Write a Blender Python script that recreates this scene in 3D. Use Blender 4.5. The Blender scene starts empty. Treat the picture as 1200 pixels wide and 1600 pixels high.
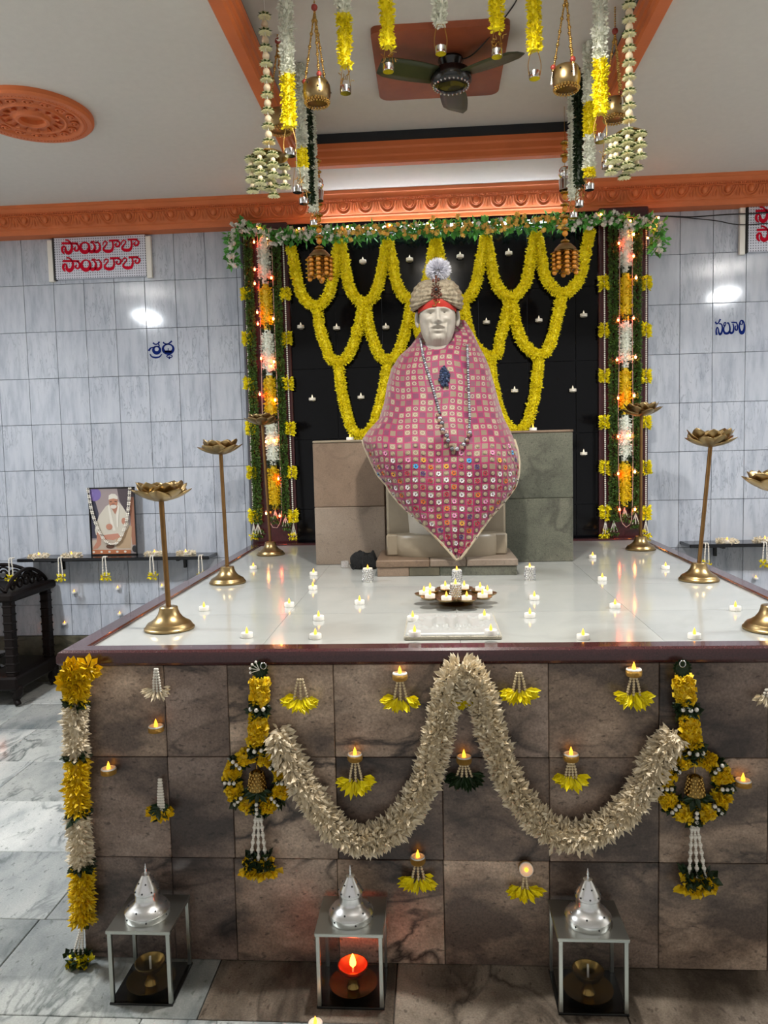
import bpy, math, random
import numpy as np
from mathutils import Vector, Matrix

random.seed(7)
rng = np.random.default_rng(7)
scene = bpy.context.scene
COL = scene.collection
PI = math.pi

# ------------------------------------------------------------------ camera
F = 1180.0                       # focal length in pixels of a 1200 x 1600 frame
EYE = np.array([0.0, 0.0, 1.5])
_n = np.array([370.0, 15600.0, F]); _n /= np.linalg.norm(_n)
_d = np.array([75.0, -(F * F + 370 * 75) / 15600.0, F]); _d /= np.linalg.norm(_d)
_r = np.cross(_n, _d)
ROT = np.array([_r, _d, -_n])    # camera (right, down, forward) -> world (x, y, z)
cam_data = bpy.data.cameras.new('camera')
cam_data.sensor_fit = 'VERTICAL'
cam_data.sensor_height = 36.0
cam_data.lens = F / 1600.0 * 36.0
cam_data.clip_start = 0.05
cam = bpy.data.objects.new('camera', cam_data)
COL.objects.link(cam)
_m = Matrix.Identity(4)
for i in range(3):
    _m[i][0] = ROT[i, 0]; _m[i][1] = -ROT[i, 1]; _m[i][2] = -ROT[i, 2]; _m[i][3] = EYE[i]
cam.matrix_world = _m
scene.camera = cam

# ------------------------------------------------------------------ view, world, room lights
scene.view_settings.view_transform = 'Standard'
scene.view_settings.look = 'None'
scene.view_settings.gamma = 1.0
scene.view_settings.use_curve_mapping = False
scene.view_settings.exposure = 0.32
world = bpy.data.worlds.new('world')
scene.world = world
world.use_nodes = True
bg = world.node_tree.nodes['Background']
bg.inputs['Color'].default_value = (1.0, 0.97, 0.94, 1.0)
bg.inputs['Strength'].default_value = 0.40


def area(name, loc, size, power, color, rot=(0, 0, 0)):
    L = bpy.data.lights.new(name, 'AREA')
    L.shape = 'RECTANGLE'; L.size = size[0]; L.size_y = size[1]
    L.energy = power; L.color = color
    o = bpy.data.objects.new(name, L); COL.objects.link(o)
    o.location = loc; o.rotation_euler = rot
    return o


# the two ceiling lamps whose reflections show in the wall tiles (uplights added to brighten the ceiling)
area('ceiling_lamp_light', (-2.75, 2.55, 2.89), (0.16, 0.36), 66, (0.90, 0.95, 1.0))
area('ceiling_lamp_light', (2.70, 2.65, 2.89), (0.16, 0.36), 66, (0.94, 0.97, 1.0))
area('added_ceiling_uplight', (-2.75, 2.55, 2.965), (0.16, 0.36), 26, (0.94, 0.96, 1.0), (PI, 0, 0))
area('added_ceiling_uplight', (2.70, 2.65, 2.965), (0.16, 0.36), 26, (0.97, 0.97, 1.0), (PI, 0, 0))
# unseen lamp added in the recess to light the statue, uplight for its ceiling
area('added_recess_light', (0.085, 2.28, 3.115), (0.12, 0.12), 46, (1.0, 0.96, 0.9))
area('added_recess_uplight', (0.085, 2.28, 3.185), (0.12, 0.12), 11, (1.0, 0.95, 0.88), (PI, 0, 0))


# ------------------------------------------------------------------ helpers
def ray(px, py):
    return ROT @ np.array([px - 600.0, py - 800.0, F])


def P(px, py, X=None, Y=None, Z=None):
    """the point of the photograph's pixel on a plane of the room"""
    v = ray(px, py)
    if Y is not None: t = Y / v[1]
    elif Z is not None: t = (Z - EYE[2]) / v[2]
    else: t = X / v[0]
    return EYE + v * t


def lin(c):
    return tuple(((x / 12.92) if x <= 0.04045 else ((x + 0.055) / 1.055) ** 2.4) for x in c)


def C(h):
    h = h.lstrip('#')
    return lin(tuple(int(h[i:i + 2], 16) / 255 for i in (0, 2, 4))) + (1.0,)


def nrm(a):
    a = np.asarray(a, float)
    return a / np.maximum(np.linalg.norm(a, axis=-1, keepdims=True), 1e-9)


class MB:
    """collects geometry in world coordinates"""
    def __init__(s):
        s.v = []; s.f = []; s.m = []; s.n = 0

    def add(s, verts, faces, mi=0):
        verts = np.asarray(verts, float).reshape(-1, 3)
        n = s.n
        s.v.append(verts)
        s.f.extend([tuple(int(i) + n for i in fc) for fc in faces])
        s.m.extend([mi] * len(faces))
        s.n += len(verts)
        return s

    def box(s, lo, hi, mi=0):
        x0, y0, z0 = lo; x1, y1, z1 = hi
        v = [(x0, y0, z0), (x1, y0, z0), (x1, y1, z0), (x0, y1, z0), (x0, y0, z1), (x1, y0, z1), (x1, y1, z1), (x0, y1, z1)]
        return s.add(v, [(0, 3, 2, 1), (4, 5, 6, 7), (0, 1, 5, 4), (1, 2, 6, 5), (2, 3, 7, 6), (3, 0, 4, 7)], mi)

    def bbox(s, lo, hi, b=0.004, mi=0):
        """box whose edges are chamfered by b"""
        lo = np.array(lo, float); hi = np.array(hi, float)
        c = (lo + hi) / 2; h = (hi - lo) / 2
        b = min(b, *(h * 0.9))
        vs = []; idx = {}
        for sx in (-1, 1):
            for sy in (-1, 1):
                for sz in (-1, 1):
                    for ax in range(3):
                        p = np.array([sx, sy, sz]) * h
                        for k in range(3):
                            if k != ax: p[k] -= b * (sx, sy, sz)[k]
                        idx[(sx, sy, sz, ax)] = len(vs); vs.append(c + p)
        fs = []
        for ax in range(3):
            o1, o2 = [(1, 2), (2, 0), (0, 1)][ax]
            for sg in (-1, 1):
                q = []
                for a, bb in ((-1, -1), (1, -1), (1, 1), (-1, 1)):
                    t = [0, 0, 0]; t[ax] = sg; t[o1] = a; t[o2] = bb
                    q.append(idx[(*t, ax)])
                fs.append(q if sg > 0 else q[::-1])
        for ax in range(3):                      # edge strips
            o1, o2 = [(1, 2), (2, 0), (0, 1)][ax]
            for a in (-1, 1):
                for bb in (-1, 1):
                    def g(e, which):
                        t = [0, 0, 0]; t[ax] = e; t[o1] = a; t[o2] = bb
                        return idx[(*t, which)]
                    q = [g(-1, o1), g(1, o1), g(1, o2), g(-1, o2)]
                    fs.append(q if a * bb < 0 else q[::-1])
        for sx in (-1, 1):
            for sy in (-1, 1):
                for sz in (-1, 1):
                    q = [idx[(sx, sy, sz, k)] for k in range(3)]
                    fs.append(q if sx * sy * sz > 0 else q[::-1])
        return s.add(vs, fs, mi)

    def lathe(s, prof, n=24, o=(0, 0, 0), mi=0, axis=None, caps=True, a0=0.0, a1=2 * PI):
        """prof: (radius, height) pairs; axis: optional direction"""
        prof = np.array(prof, float); k = len(prof)
        full = abs(a1 - a0 - 2 * PI) < 1e-6
        cnt = n if full else n + 1
        th = a0 + (a1 - a0) * np.arange(cnt) / n
        v = np.zeros((k, cnt, 3))
        v[..., 0] = prof[:, 0:1] * np.cos(th); v[..., 1] = prof[:, 0:1] * np.sin(th); v[..., 2] = prof[:, 1:2]
        v = v.reshape(-1, 3)
        if axis is not None:
            z = nrm(axis); x = nrm(np.cross(z, (0.31, 0.77, 0.22))); y = np.cross(z, x)
            v = v @ np.array([x, y, z])
        v = v + np.array(o)
        fs = []
        for i in range(k - 1):
            for j in range(n):
                a = i * cnt + j; b = i * cnt + (j + 1) % cnt
                fs.append((a, b, b + cnt, a + cnt))
        if caps and full:
            if prof[0, 0] > 1e-5: fs.append(tuple(range(cnt))[::-1])
            if prof[-1, 0] > 1e-5: fs.append(tuple(range((k - 1) * cnt, k * cnt)))
        return s.add(v, fs, mi)

    def tube(s, path, r, n=8, mi=0, closed=False, caps=True):
        path = np.asarray(path, float); k = len(path)
        r = np.broadcast_to(np.asarray(r, float), (k,))
        T, N, B = frames(path, closed)
        th = 2 * PI * np.arange(n) / n
        v = path[:, None, :] + r[:, None, None] * (np.cos(th)[None, :, None] * N[:, None, :] + np.sin(th)[None, :, None] * B[:, None, :])
        fs = []
        for i in range(k if closed else k - 1):
            i2 = (i + 1) % k
            for j in range(n):
                j2 = (j + 1) % n
                fs.append((i * n + j, i * n + j2, i2 * n + j2, i2 * n + j))
        if caps and not closed:
            fs.append(tuple(range(n))[::-1]); fs.append(tuple(range((k - 1) * n, k * n)))
        return s.add(v, fs, mi)

    def ball(s, c, r, n=8, m=6, mi=0, sc=(1, 1, 1)):
        pr = [(max(math.sin(PI * i / m), 0.0) , -math.cos(PI * i / m)) for i in range(m + 1)]
        vs = [(0, 0, -1)]
        for i in range(1, m):
            for j in range(n):
                a = 2 * PI * j / n
                vs.append((pr[i][0] * math.cos(a), pr[i][0] * math.sin(a), pr[i][1]))
        vs.append((0, 0, 1))
        fs = []
        for j in range(n):
            fs.append((0, 1 + (j + 1) % n, 1 + j))
            for i in range(m - 2):
                a = 1 + i * n + j; b = 1 + i * n + (j + 1) % n
                fs.append((a, b, b + n, a + n))
            fs.append((len(vs) - 1, 1 + (m - 2) * n + j, 1 + (m - 2) * n + (j + 1) % n))
        return s.add(np.array(vs) * r * np.array(sc) + np.array(c), fs, mi)

    def beads(s, path, r, gap, mi=0, n=6, m=4, alt=None):
        pts = resample(path, gap)
        for i, p in enumerate(pts):
            rr = r if alt is None or i % alt[0] else r * alt[1]
            s.ball(p, rr, n, m, mi)
        return s

    def grid(s, V, mi=0, closed_u=False):
        """V: (rows, cols, 3)"""
        V = np.asarray(V, float); a, b = V.shape[:2]
        fs = []
        for i in range(a - 1):
            for j in range(b if closed_u else b - 1):
                j2 = (j + 1) % b
                fs.append((i * b + j, i * b + j2, (i + 1) * b + j2, (i + 1) * b + j))
        return s.add(V.reshape(-1, 3), fs, mi)

    def poly(s, pts, thick, nvec, mi=0):
        """flat polygon given thickness along nvec"""
        pts = np.asarray(pts, float); k = len(pts); nvec = np.asarray(nvec, float)
        v = np.concatenate([pts, pts + nvec * thick])
        fs = [tuple(range(k))[::-1], tuple(range(k, 2 * k))] + [(i, (i + 1) % k, (i + 1) % k + k, i + k) for i in range(k)]
        return s.add(v, fs, mi)

    def petals(s, base, d, up, L, W, cup=0.15, mi=0, wide=0.55):
        base = np.asarray(base, float); n = len(base)
        d = nrm(d); side = nrm(np.cross(d, up)); up = np.cross(side, d)
        L = np.broadcast_to(L, (n,))[:, None]; W = np.broadcast_to(W, (n,))[:, None]
        mid = base + d * L * wide
        v = np.stack([base, mid - side * W / 2 + up * W * cup, mid + side * W / 2 + up * W * cup,
                      base + d * L + up * L * 0.06, mid - up * W * cup * 0.5], 1)
        o = (np.arange(n) * 5)[:, None, None]
        f = (np.array([[0, 2, 4], [0, 4, 1], [4, 2, 3], [1, 4, 3]])[None] + o).reshape(-1, 3)
        return s.add(v.reshape(-1, 3), f.tolist(), mi)

    def build(s, name, mats, parent=None, smooth=None, uv=None, org=None):
        me = bpy.data.meshes.new(name)
        V = np.concatenate(s.v) if s.v else np.zeros((0, 3))
        o0 = np.array(ORG.get(parent.name, (0, 0, 0))) if parent is not None else np.array(org if org is not None else (0, 0, 0))
        V = V - o0
        me.from_pydata(V.tolist(), [], s.f)
        if not isinstance(mats, (list, tuple)): mats = [mats]
        for m in mats: me.materials.append(m)
        if len(mats) > 1: me.polygons.foreach_set('material_index', s.m)
        if smooth is not None:
            me.polygons.foreach_set('use_smooth', [True] * len(me.polygons))
            if smooth < 180: me.set_sharp_from_angle(angle=math.radians(smooth))
        if uv is not None:
            l = me.uv_layers.new(name='UVMap')
            vi = np.zeros(len(me.loops), int); me.loops.foreach_get('vertex_index', vi)
            l.data.foreach_set('uv', np.asarray(uv, float)[vi].ravel())
        me.update()
        o = bpy.data.objects.new(name, me); COL.objects.link(o)
        if parent is not None:
            o.parent = parent; ORG[o.name] = tuple(o0)
        else:
            o.location = o0; ORG[o.name] = tuple(o0)
        return o


ORG = {}


def frames(path, closed=False):
    path = np.asarray(path, float); k = len(path)
    if closed: T = np.roll(path, -1, 0) - np.roll(path, 1, 0)
    else: T = np.gradient(path, axis=0)
    T = nrm(T)
    N = np.zeros_like(T)
    a = np.array([0, -1.0, 0]) if abs(T[0] @ np.array([0, -1.0, 0])) < 0.9 else np.array([1.0, 0, 0])
    N[0] = nrm(a - T[0] * (a @ T[0]))
    for i in range(1, k):
        v = N[i - 1] - T[i] * (N[i - 1] @ T[i]); N[i] = nrm(v)
    return T, N, np.cross(T, N)


def resample(path, gap):
    path = np.asarray(path, float)
    d = np.concatenate([[0], np.cumsum(np.linalg.norm(np.diff(path, axis=0), axis=1))])
    n = max(int(round(d[-1] / gap)), 1)
    t = np.linspace(0, d[-1], n + 1)
    return np.stack([np.interp(t, d, path[:, k]) for k in range(3)], 1)


def smoothp(pts, n=12):
    """Catmull-Rom through the points"""
    p = np.asarray(pts, float)
    p = np.concatenate([[2 * p[0] - p[1]], p, [2 * p[-1] - p[-2]]])
    out = []
    for i in range(1, len(p) - 2):
        for t in np.linspace(0, 1, n, endpoint=False):
            a, b, c, d = p[i - 1], p[i], p[i + 1], p[i + 2]
            out.append(0.5 * (2 * b + (c - a) * t + (2 * a - 5 * b + 4 * c - d) * t * t + (3 * b - a - 3 * c + d) * t ** 3))
    out.append(p[-2])
    return np.array(out)


def pathlen(p):
    return float(np.linalg.norm(np.diff(np.asarray(p), axis=0), axis=1).sum())


def fluff(mb, path, r, L, W, dens, lean=0.3, mi=0, wall=None, cup=0.2, jit=0.35, rjit=0.25, wide=0.55):
    """petals standing all round a path; wall: unit normal of the wall behind (petals do not enter it)"""
    path = resample(path, 0.012) if pathlen(path) > 0.03 else np.asarray(path, float)
    T, N, B = frames(path)
    n = max(int(pathlen(path) * dens), 4)
    u = np.sort(rng.random(n)) * (len(path) - 1)
    i = np.minimum(u.astype(int), len(path) - 2); fr = (u - i)[:, None]
    c = path[i] * (1 - fr) + path[i + 1] * fr
    th = rng.random(n) * 2 * PI
    rad = np.cos(th)[:, None] * N[i] + np.sin(th)[:, None] * B[i]
    if wall is not None:
        w = np.asarray(wall, float); s_ = rad @ w
        rad = rad - np.minimum(s_ + 0.25, 0)[:, None] * w; rad = nrm(rad)
    d = nrm(rad + T[i] * (lean + rng.normal(0, jit, n))[:, None] + rng.normal(0, jit * 0.6, (n, 3)))
    if wall is not None:
        s_ = d @ w; d = nrm(d - np.minimum(s_ + 0.2, 0)[:, None] * w)
    base = c + rad * (r * (1 + rng.normal(0, rjit, n)))[:, None]
    up = rad + rng.normal(0, 0.4, (n, 3)) + T[i] * 0.3
    up = np.where(np.abs((nrm(up) * d).sum(1))[:, None] > 0.95, T[i], up)
    k = 1 + rng.normal(0, 0.15, n)
    mb.petals(base, d, up, L * k, W * k, cup, mi, wide)
    return mb


def empty(name, loc, label=None, cat=None, group=None, kind=None):
    o = bpy.data.objects.new(name, None); COL.objects.link(o)
    o.empty_display_size = 0.05
    o.location = tuple(float(x) for x in loc)
    ORG[o.name] = tuple(float(x) for x in loc)
    return tag(o, label, cat, group, kind)


def tag(o, label=None, cat=None, group=None, kind=None):
    if label: o['label'] = label
    if cat: o['category'] = cat
    if group: o['group'] = group
    if kind: o['kind'] = kind
    return o


def stuff(o):
    o['kind'] = 'stuff'; return o


def copy_tree(o, loc=None, parent=None, rotz=None, label=None, group=None, scale=None):
    c = o.copy(); COL.objects.link(c)
    c.parent = parent
    if loc is not None: c.location = tuple(float(x) for x in loc)
    if rotz is not None: c.rotation_euler[2] = rotz
    if scale is not None: c.scale = scale
    if label: c['label'] = label
    if group: c['group'] = group
    ORG[c.name] = tuple(c.location)
    for ch in list(o.children): copy_tree(ch, parent=c)
    return c


# ------------------------------------------------------------------ materials
def mat(name, col, rough=0.5, metal=0.0, emis=None, es=0.0, trans=0.0, spec=None, isl=0.0, noise=None, col2=None, bump=None, alpha=1.0, coat=0.0, sheen=0.0, ior=None, sss=0.0, rnoise=None):
    m = bpy.data.materials.new(name); m.use_nodes = True
    nt = m.node_tree; b = nt.nodes['Principled BSDF']
    if isinstance(col, str): col = C(col)
    b.inputs['Base Color'].default_value = col
    b.inputs['Roughness'].default_value = rough
    b.inputs['Metallic'].default_value = metal
    if spec is not None: b.inputs['Specular IOR Level'].default_value = spec
    if emis is not None:
        b.inputs['Emission Color'].default_value = C(emis) if isinstance(emis, str) else emis
        b.inputs['Emission Strength'].default_value = es
    b.inputs['Transmission Weight'].default_value = trans
    b.inputs['Coat Weight'].default_value = coat
    b.inputs['Sheen Weight'].default_value = sheen
    if ior: b.inputs['IOR'].default_value = ior
    if sss:
        b.inputs['Subsurface Weight'].default_value = sss
        b.inputs['Subsurface Radius'].default_value = (0.02, 0.015, 0.01)
    if alpha < 1: b.inputs['Alpha'].default_value = alpha
    src = None
    if noise is not None or col2 is not None:
        sc_, amt = noise if noise else (8, 0.5)
        g = nt.nodes.new('ShaderNodeNewGeometry')
        t = nt.nodes.new('ShaderNodeTexNoise'); t.inputs['Scale'].default_value = sc_; t.inputs['Detail'].default_value = 5
        nt.links.new(g.outputs['Position'], t.inputs['Vector'])
        r = nt.nodes.new('ShaderNodeMapRange'); r.inputs['From Min'].default_value = 0.5 - 0.25; r.inputs['From Max'].default_value = 0.75
        nt.links.new(t.outputs['Fac'], r.inputs['Value'])
        mx = nt.nodes.new('ShaderNodeMix'); mx.data_type = 'RGBA'
        nt.links.new(r.outputs['Result'], mx.inputs['Factor'])
        c2 = C(col2) if isinstance(col2, str) else (col2 if col2 else tuple(x * (1 - amt) for x in col[:3]) + (1,))
        mx.inputs[6].default_value = col; mx.inputs[7].default_value = c2
        src = mx.outputs[2]
    if isl:
        g2 = nt.nodes.new('ShaderNodeNewGeometry')
        h = nt.nodes.new('ShaderNodeHueSaturation')
        r2 = nt.nodes.new('ShaderNodeMapRange'); r2.inputs['To Min'].default_value = 1 - isl; r2.inputs['To Max'].default_value = 1 + isl * 0.5
        nt.links.new(g2.outputs['Random Per Island'], r2.inputs['Value'])
        nt.links.new(r2.outputs['Result'], h.inputs['Value'])
        h.inputs['Color'].default_value = col
        if src: nt.links.new(src, h.inputs['Color'])
        src = h.outputs['Color']
    if src: nt.links.new(src, b.inputs['Base Color'])
    if bump is not None:
        sc_, st = bump
        g3 = nt.nodes.new('ShaderNodeNewGeometry')
        t3 = nt.nodes.new('ShaderNodeTexNoise'); t3.inputs['Scale'].default_value = sc_; t3.inputs['Detail'].default_value = 4
        nt.links.new(g3.outputs['Position'], t3.inputs['Vector'])
        bp = nt.nodes.new('ShaderNodeBump'); bp.inputs['Strength'].default_value = st; bp.inputs['Distance'].default_value = 0.01
        nt.links.new(t3.outputs['Fac'], bp.inputs['Height']); nt.links.new(bp.outputs['Normal'], b.inputs['Normal'])
    if rnoise is not None:
        g4 = nt.nodes.new('ShaderNodeNewGeometry')
        t4 = nt.nodes.new('ShaderNodeTexNoise'); t4.inputs['Scale'].default_value = rnoise[0]
        nt.links.new(g4.outputs['Position'], t4.inputs['Vector'])
        r4 = nt.nodes.new('ShaderNodeMapRange'); r4.inputs['To Min'].default_value = rnoise[1]; r4.inputs['To Max'].default_value = rnoise[2]
        nt.links.new(t4.outputs['Fac'], r4.inputs['Value']); nt.links.new(r4.outputs['Result'], b.inputs['Roughness'])
    return m


def marble(name, cols, vein, scale=2.0, vscale=3.0, vamt=0.6, rough=0.3, stretch=(1, 1, 1), rot=(0, 0, 0), var=0.15, speck=None, bump=0.0, vwidth=0.06, spec=0.5, tints=None, grain=0.0, contrast=1.0):
    """stone: cloudy colour between cols, thin veins, value varied slab by slab, optional specks"""
    m = bpy.data.materials.new(name); m.use_nodes = True
    nt = m.node_tree; b = nt.nodes['Principled BSDF']; N = nt.nodes.new; Lk = nt.links.new
    g = N('ShaderNodeNewGeometry'); oi = N('ShaderNodeObjectInfo')
    off = N('ShaderNodeMath'); off.operation = 'MULTIPLY'; off.inputs[1].default_value = 17.0
    Lk(oi.outputs['Random'], off.inputs[0])
    ad = N('ShaderNodeVectorMath'); ad.operation = 'ADD'
    Lk(g.outputs['Position'], ad.inputs[0]); Lk(off.outputs[0], ad.inputs[1])
    mp = N('ShaderNodeMapping'); mp.inputs['Rotation'].default_value = rot; mp.inputs['Scale'].default_value = stretch
    Lk(ad.outputs[0], mp.inputs['Vector'])
    t = N('ShaderNodeTexNoise'); t.inputs['Scale'].default_value = scale; t.inputs['Detail'].default_value = 7; t.inputs['Roughness'].default_value = 0.6
    Lk(mp.outputs[0], t.inputs['Vector'])
    cr = N('ShaderNodeValToRGB')
    k = len(cols)
    while len(cr.color_ramp.elements) < k: cr.color_ramp.elements.new(0.5)
    for i, c in enumerate(cols):
        cr.color_ramp.elements[i].position = 0.51 + 0.42 / contrast * (i / max(k - 1, 1) - 0.5)
        cr.color_ramp.elements[i].color = C(c)
    Lk(t.outputs['Fac'], cr.inputs['Fac'])
    t2 = N('ShaderNodeTexNoise'); t2.inputs['Scale'].default_value = vscale; t2.inputs['Detail'].default_value = 8; t2.inputs['Distortion'].default_value = 0.9
    Lk(mp.outputs[0], t2.inputs['Vector'])
    s1 = N('ShaderNodeMath'); s1.operation = 'SUBTRACT'; s1.inputs[1].default_value = 0.5; Lk(t2.outputs['Fac'], s1.inputs[0])
    s2 = N('ShaderNodeMath'); s2.operation = 'ABSOLUTE'; Lk(s1.outputs[0], s2.inputs[0])
    s3 = N('ShaderNodeMapRange'); s3.inputs['From Min'].default_value = 0.0; s3.inputs['From Max'].default_value = vwidth
    s3.inputs['To Min'].default_value = vamt; s3.inputs['To Max'].default_value = 0.0
    Lk(s2.outputs[0], s3.inputs['Value'])
    tm = N('ShaderNodeTexNoise'); tm.inputs['Scale'].default_value = scale * 0.9; Lk(ad.outputs[0], tm.inputs['Vector'])
    tmr = N('ShaderNodeMapRange'); tmr.inputs['From Min'].default_value = 0.42; tmr.inputs['From Max'].default_value = 0.62
    Lk(tm.outputs['Fac'], tmr.inputs['Value'])
    mm = N('ShaderNodeMath'); mm.operation = 'MULTIPLY'; Lk(s3.outputs[0], mm.inputs[0]); Lk(tmr.outputs[0], mm.inputs[1])
    mx = N('ShaderNodeMix'); mx.data_type = 'RGBA'
    Lk(mm.outputs[0], mx.inputs['Factor']); Lk(cr.outputs['Color'], mx.inputs[6]); mx.inputs[7].default_value = C(vein)
    out = mx.outputs[2]
    if speck:
        col, sc_, amt = speck
        ts = N('ShaderNodeTexNoise'); ts.inputs['Scale'].default_value = sc_; ts.inputs['Detail'].default_value = 3; Lk(mp.outputs[0], ts.inputs['Vector'])
        rs = N('ShaderNodeMapRange'); rs.inputs['From Min'].default_value = 0.62; rs.inputs['From Max'].default_value = 0.7
        rs.inputs['To Max'].default_value = amt; Lk(ts.outputs['Fac'], rs.inputs['Value'])
        mx2 = N('ShaderNodeMix'); mx2.data_type = 'RGBA'; Lk(rs.outputs[0], mx2.inputs['Factor']); Lk(out, mx2.inputs[6]); mx2.inputs[7].default_value = C(col)
        out = mx2.outputs[2]
    if tints:
        wn = N('ShaderNodeTexWhiteNoise'); wn.noise_dimensions = '1D'; Lk(oi.outputs['Random'], wn.inputs['W'])
        mt = N('ShaderNodeMix'); mt.data_type = 'RGBA'; Lk(wn.outputs['Value'], mt.inputs['Factor'])
        mt.inputs[6].default_value = C(tints[0]); mt.inputs[7].default_value = C(tints[1])
        mu = N('ShaderNodeMix'); mu.data_type = 'RGBA'; mu.blend_type = 'MULTIPLY'; mu.inputs['Factor'].default_value = 1.0
        Lk(out, mu.inputs[6]); Lk(mt.outputs[2], mu.inputs[7]); out = mu.outputs[2]
    if grain:
        tg = N('ShaderNodeTexNoise'); tg.inputs['Scale'].default_value = 170; tg.inputs['Detail'].default_value = 3; Lk(g.outputs['Position'], tg.inputs['Vector'])
        rg = N('ShaderNodeMapRange'); rg.inputs['From Min'].default_value = 0.3; rg.inputs['From Max'].default_value = 0.7; rg.inputs['To Min'].default_value = 1 - grain; rg.inputs['To Max'].default_value = 1 + grain
        Lk(tg.outputs['Fac'], rg.inputs['Value'])
        hg = N('ShaderNodeHueSaturation'); Lk(rg.outputs[0], hg.inputs['Value']); Lk(out, hg.inputs['Color']); out = hg.outputs['Color']
    hs = N('ShaderNodeHueSaturation'); rv = N('ShaderNodeMapRange')
    rv.inputs['To Min'].default_value = 1 - var; rv.inputs['To Max'].default_value = 1 + var
    Lk(oi.outputs['Random'], rv.inputs['Value']); Lk(rv.outputs[0], hs.inputs['Value']); Lk(out, hs.inputs['Color'])
    Lk(hs.outputs['Color'], b.inputs['Base Color'])
    b.inputs['Roughness'].default_value = rough
    b.inputs['Specular IOR Level'].default_value = spec
    if bump:
        bp = N('ShaderNodeBump'); bp.inputs['Strength'].default_value = bump; bp.inputs['Distance'].default_value = 0.01
        Lk(t2.outputs['Fac'], bp.inputs['Height']); Lk(bp.outputs['Normal'], b.inputs['Normal'])
    return m


M = {}
M['ceiling'] = mat('ceiling paint', '#d4d0c8', 0.7, noise=(30, 0.05), bump=(220, 0.06))
M['terra'] = mat('terracotta paint', '#d4703a', 0.5, noise=(6, 0.15), bump=(90, 0.08))
M['mortar'] = mat('grey joint', '#5d6066', 0.8)
M['darkmortar'] = mat('dark joint', '#4c453f', 0.9)
M['walltile'] = marble('white wall tile', ['#a3a9b5', '#b9bec8', '#c3c7cf'], '#767c89', 3.0, 5.0, 0.55, 0.09, stretch=(7, 7, 1.3), rot=(0, 0.45, 0), var=0.02, vwidth=0.03, spec=0.35)
M['skirt'] = marble('green brown granite', ['#3d3b30', '#5b5646', '#77705c'], '#1c1d16', 7, 6, 0.7, 0.35, var=0.05)
M['black'] = mat('black granite tile', '#0b0c0f', 0.09, noise=(60, 0.4), spec=0.22)
M['maroon'] = mat('maroon granite', '#4a1a1e', 0.25, noise=(80, 0.4), coat=0.2)
M['coping'] = mat('reddish brown granite', '#4d2629', 0.2, noise=(240, 0.5), coat=0.4)
M['toptile'] = marble('cream vitrified tile', ['#a2a5a3', '#acaea9', '#b4b5b0'], '#969894', 1.2, 2.0, 0.3, 0.1, var=0.02)
M['front'] = marble('grey brown marble', ['#645953', '#a89788', '#d6c6b6'], '#2f2829', 2.4, 2.6, 0.95, 0.34, stretch=(1, 1, 1.9), rot=(0, 0.6, 0), var=0.1, speck=('#3a322d', 48, 0.6), vwidth=0.045, tints=('#fff4ea', '#aaa1a3'), grain=0.25, contrast=1.7)
M['floor'] = marble('white floor marble', ['#868c8e', '#bbbdba', '#d0d0cb'], '#4a5453', 2.4, 3.4, 0.8, 0.18, stretch=(1.6, 0.8, 1), rot=(0, 0, 0.7), var=0.14, speck=('#6b716b', 40, 0.55), vwidth=0.035, tints=('#ffffff', '#d3d6d4'), grain=0.1, contrast=1.25)
M['floorshade'] = marble('shade-toned floor marble', ['#4a4138', '#7a6f63', '#9d9284'], '#241f1b', 2.4, 2.6, 0.8, 0.25, stretch=(1.6, 0.8, 1), rot=(0, 0, 0.7), var=0.14, speck=('#3a332d', 40, 0.6), vwidth=0.05, grain=0.2, contrast=1.5)  # floor marble with the platform's shade put into its colour
M['oldmarble'] = marble('stained pale marble', ['#6a5e52', '#86796c', '#9c9083'], '#3f3226', 2.2, 2.6, 0.8, 0.35, var=0.05, speck=('#5b5147', 40, 0.4), vwidth=0.03, tints=('#ffffff', '#f2e0d0'), grain=0.12)
M['greymarble'] = marble('green grey marble', ['#474a3f', '#616255', '#767466'], '#30312a', 3.5, 4.5, 0.6, 0.35, var=0.05, speck=('#2a2b24', 70, 0.6), grain=0.25)
M['creammarble'] = marble('cream marble', ['#837764', '#948874', '#a39784'], '#675947', 2, 3, 0.3, 0.35, var=0.03)
M['statue'] = mat('white statue marble', '#b1aa9e', 0.42, noise=(9, 0.08))
M['gold'] = mat('brushed gold metal', '#ad9468', 0.32, 1.0, noise=(14, 0.3), rnoise=(30, 0.22, 0.45))
M['antique'] = mat('antique gold stem', '#8f6d45', 0.42, 1.0, noise=(20, 0.3))
M['silver'] = mat('polished steel', '#d9d9da', 0.13, 1.0)
M['domesteel'] = mat('spun steel dome', '#e4e4e4', 0.27, 1.0)
M['steel'] = mat('steel frame', '#b9bcb6', 0.3, 1.0)
M['brass'] = mat('dark brass', '#8d7440', 0.22, 1.0)
M['chrome'] = mat('chrome', '#f2f2f4', 0.05, 1.0)
M['yellow'] = mat('yellow petals', '#ffee14', 0.55, isl=0.16)
M['yellow2'] = mat('warm yellow petals', '#f2cc0c', 0.5, isl=0.22)
M['orange'] = mat('amber petals', '#e59a16', 0.5, isl=0.3)
M['white'] = mat('white petals', '#efece2', 0.55, isl=0.12)
M['cream'] = mat('cream petals', '#f0e2c6', 0.55, isl=0.15)
M['pale'] = mat('pale green white petals', '#f3f5e6', 0.55, isl=0.15)
M['green'] = mat('garland leaves', '#4d6a26', 0.5, isl=0.5)
M['leaf'] = mat('dark green leaves', '#1f3518', 0.45, isl=0.4)
M['vine'] = mat('bright green leaves', '#5aa845', 0.5, isl=0.4)
M['bead'] = mat('pearl beads', '#efe9dd', 0.25, coat=0.4)
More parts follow.
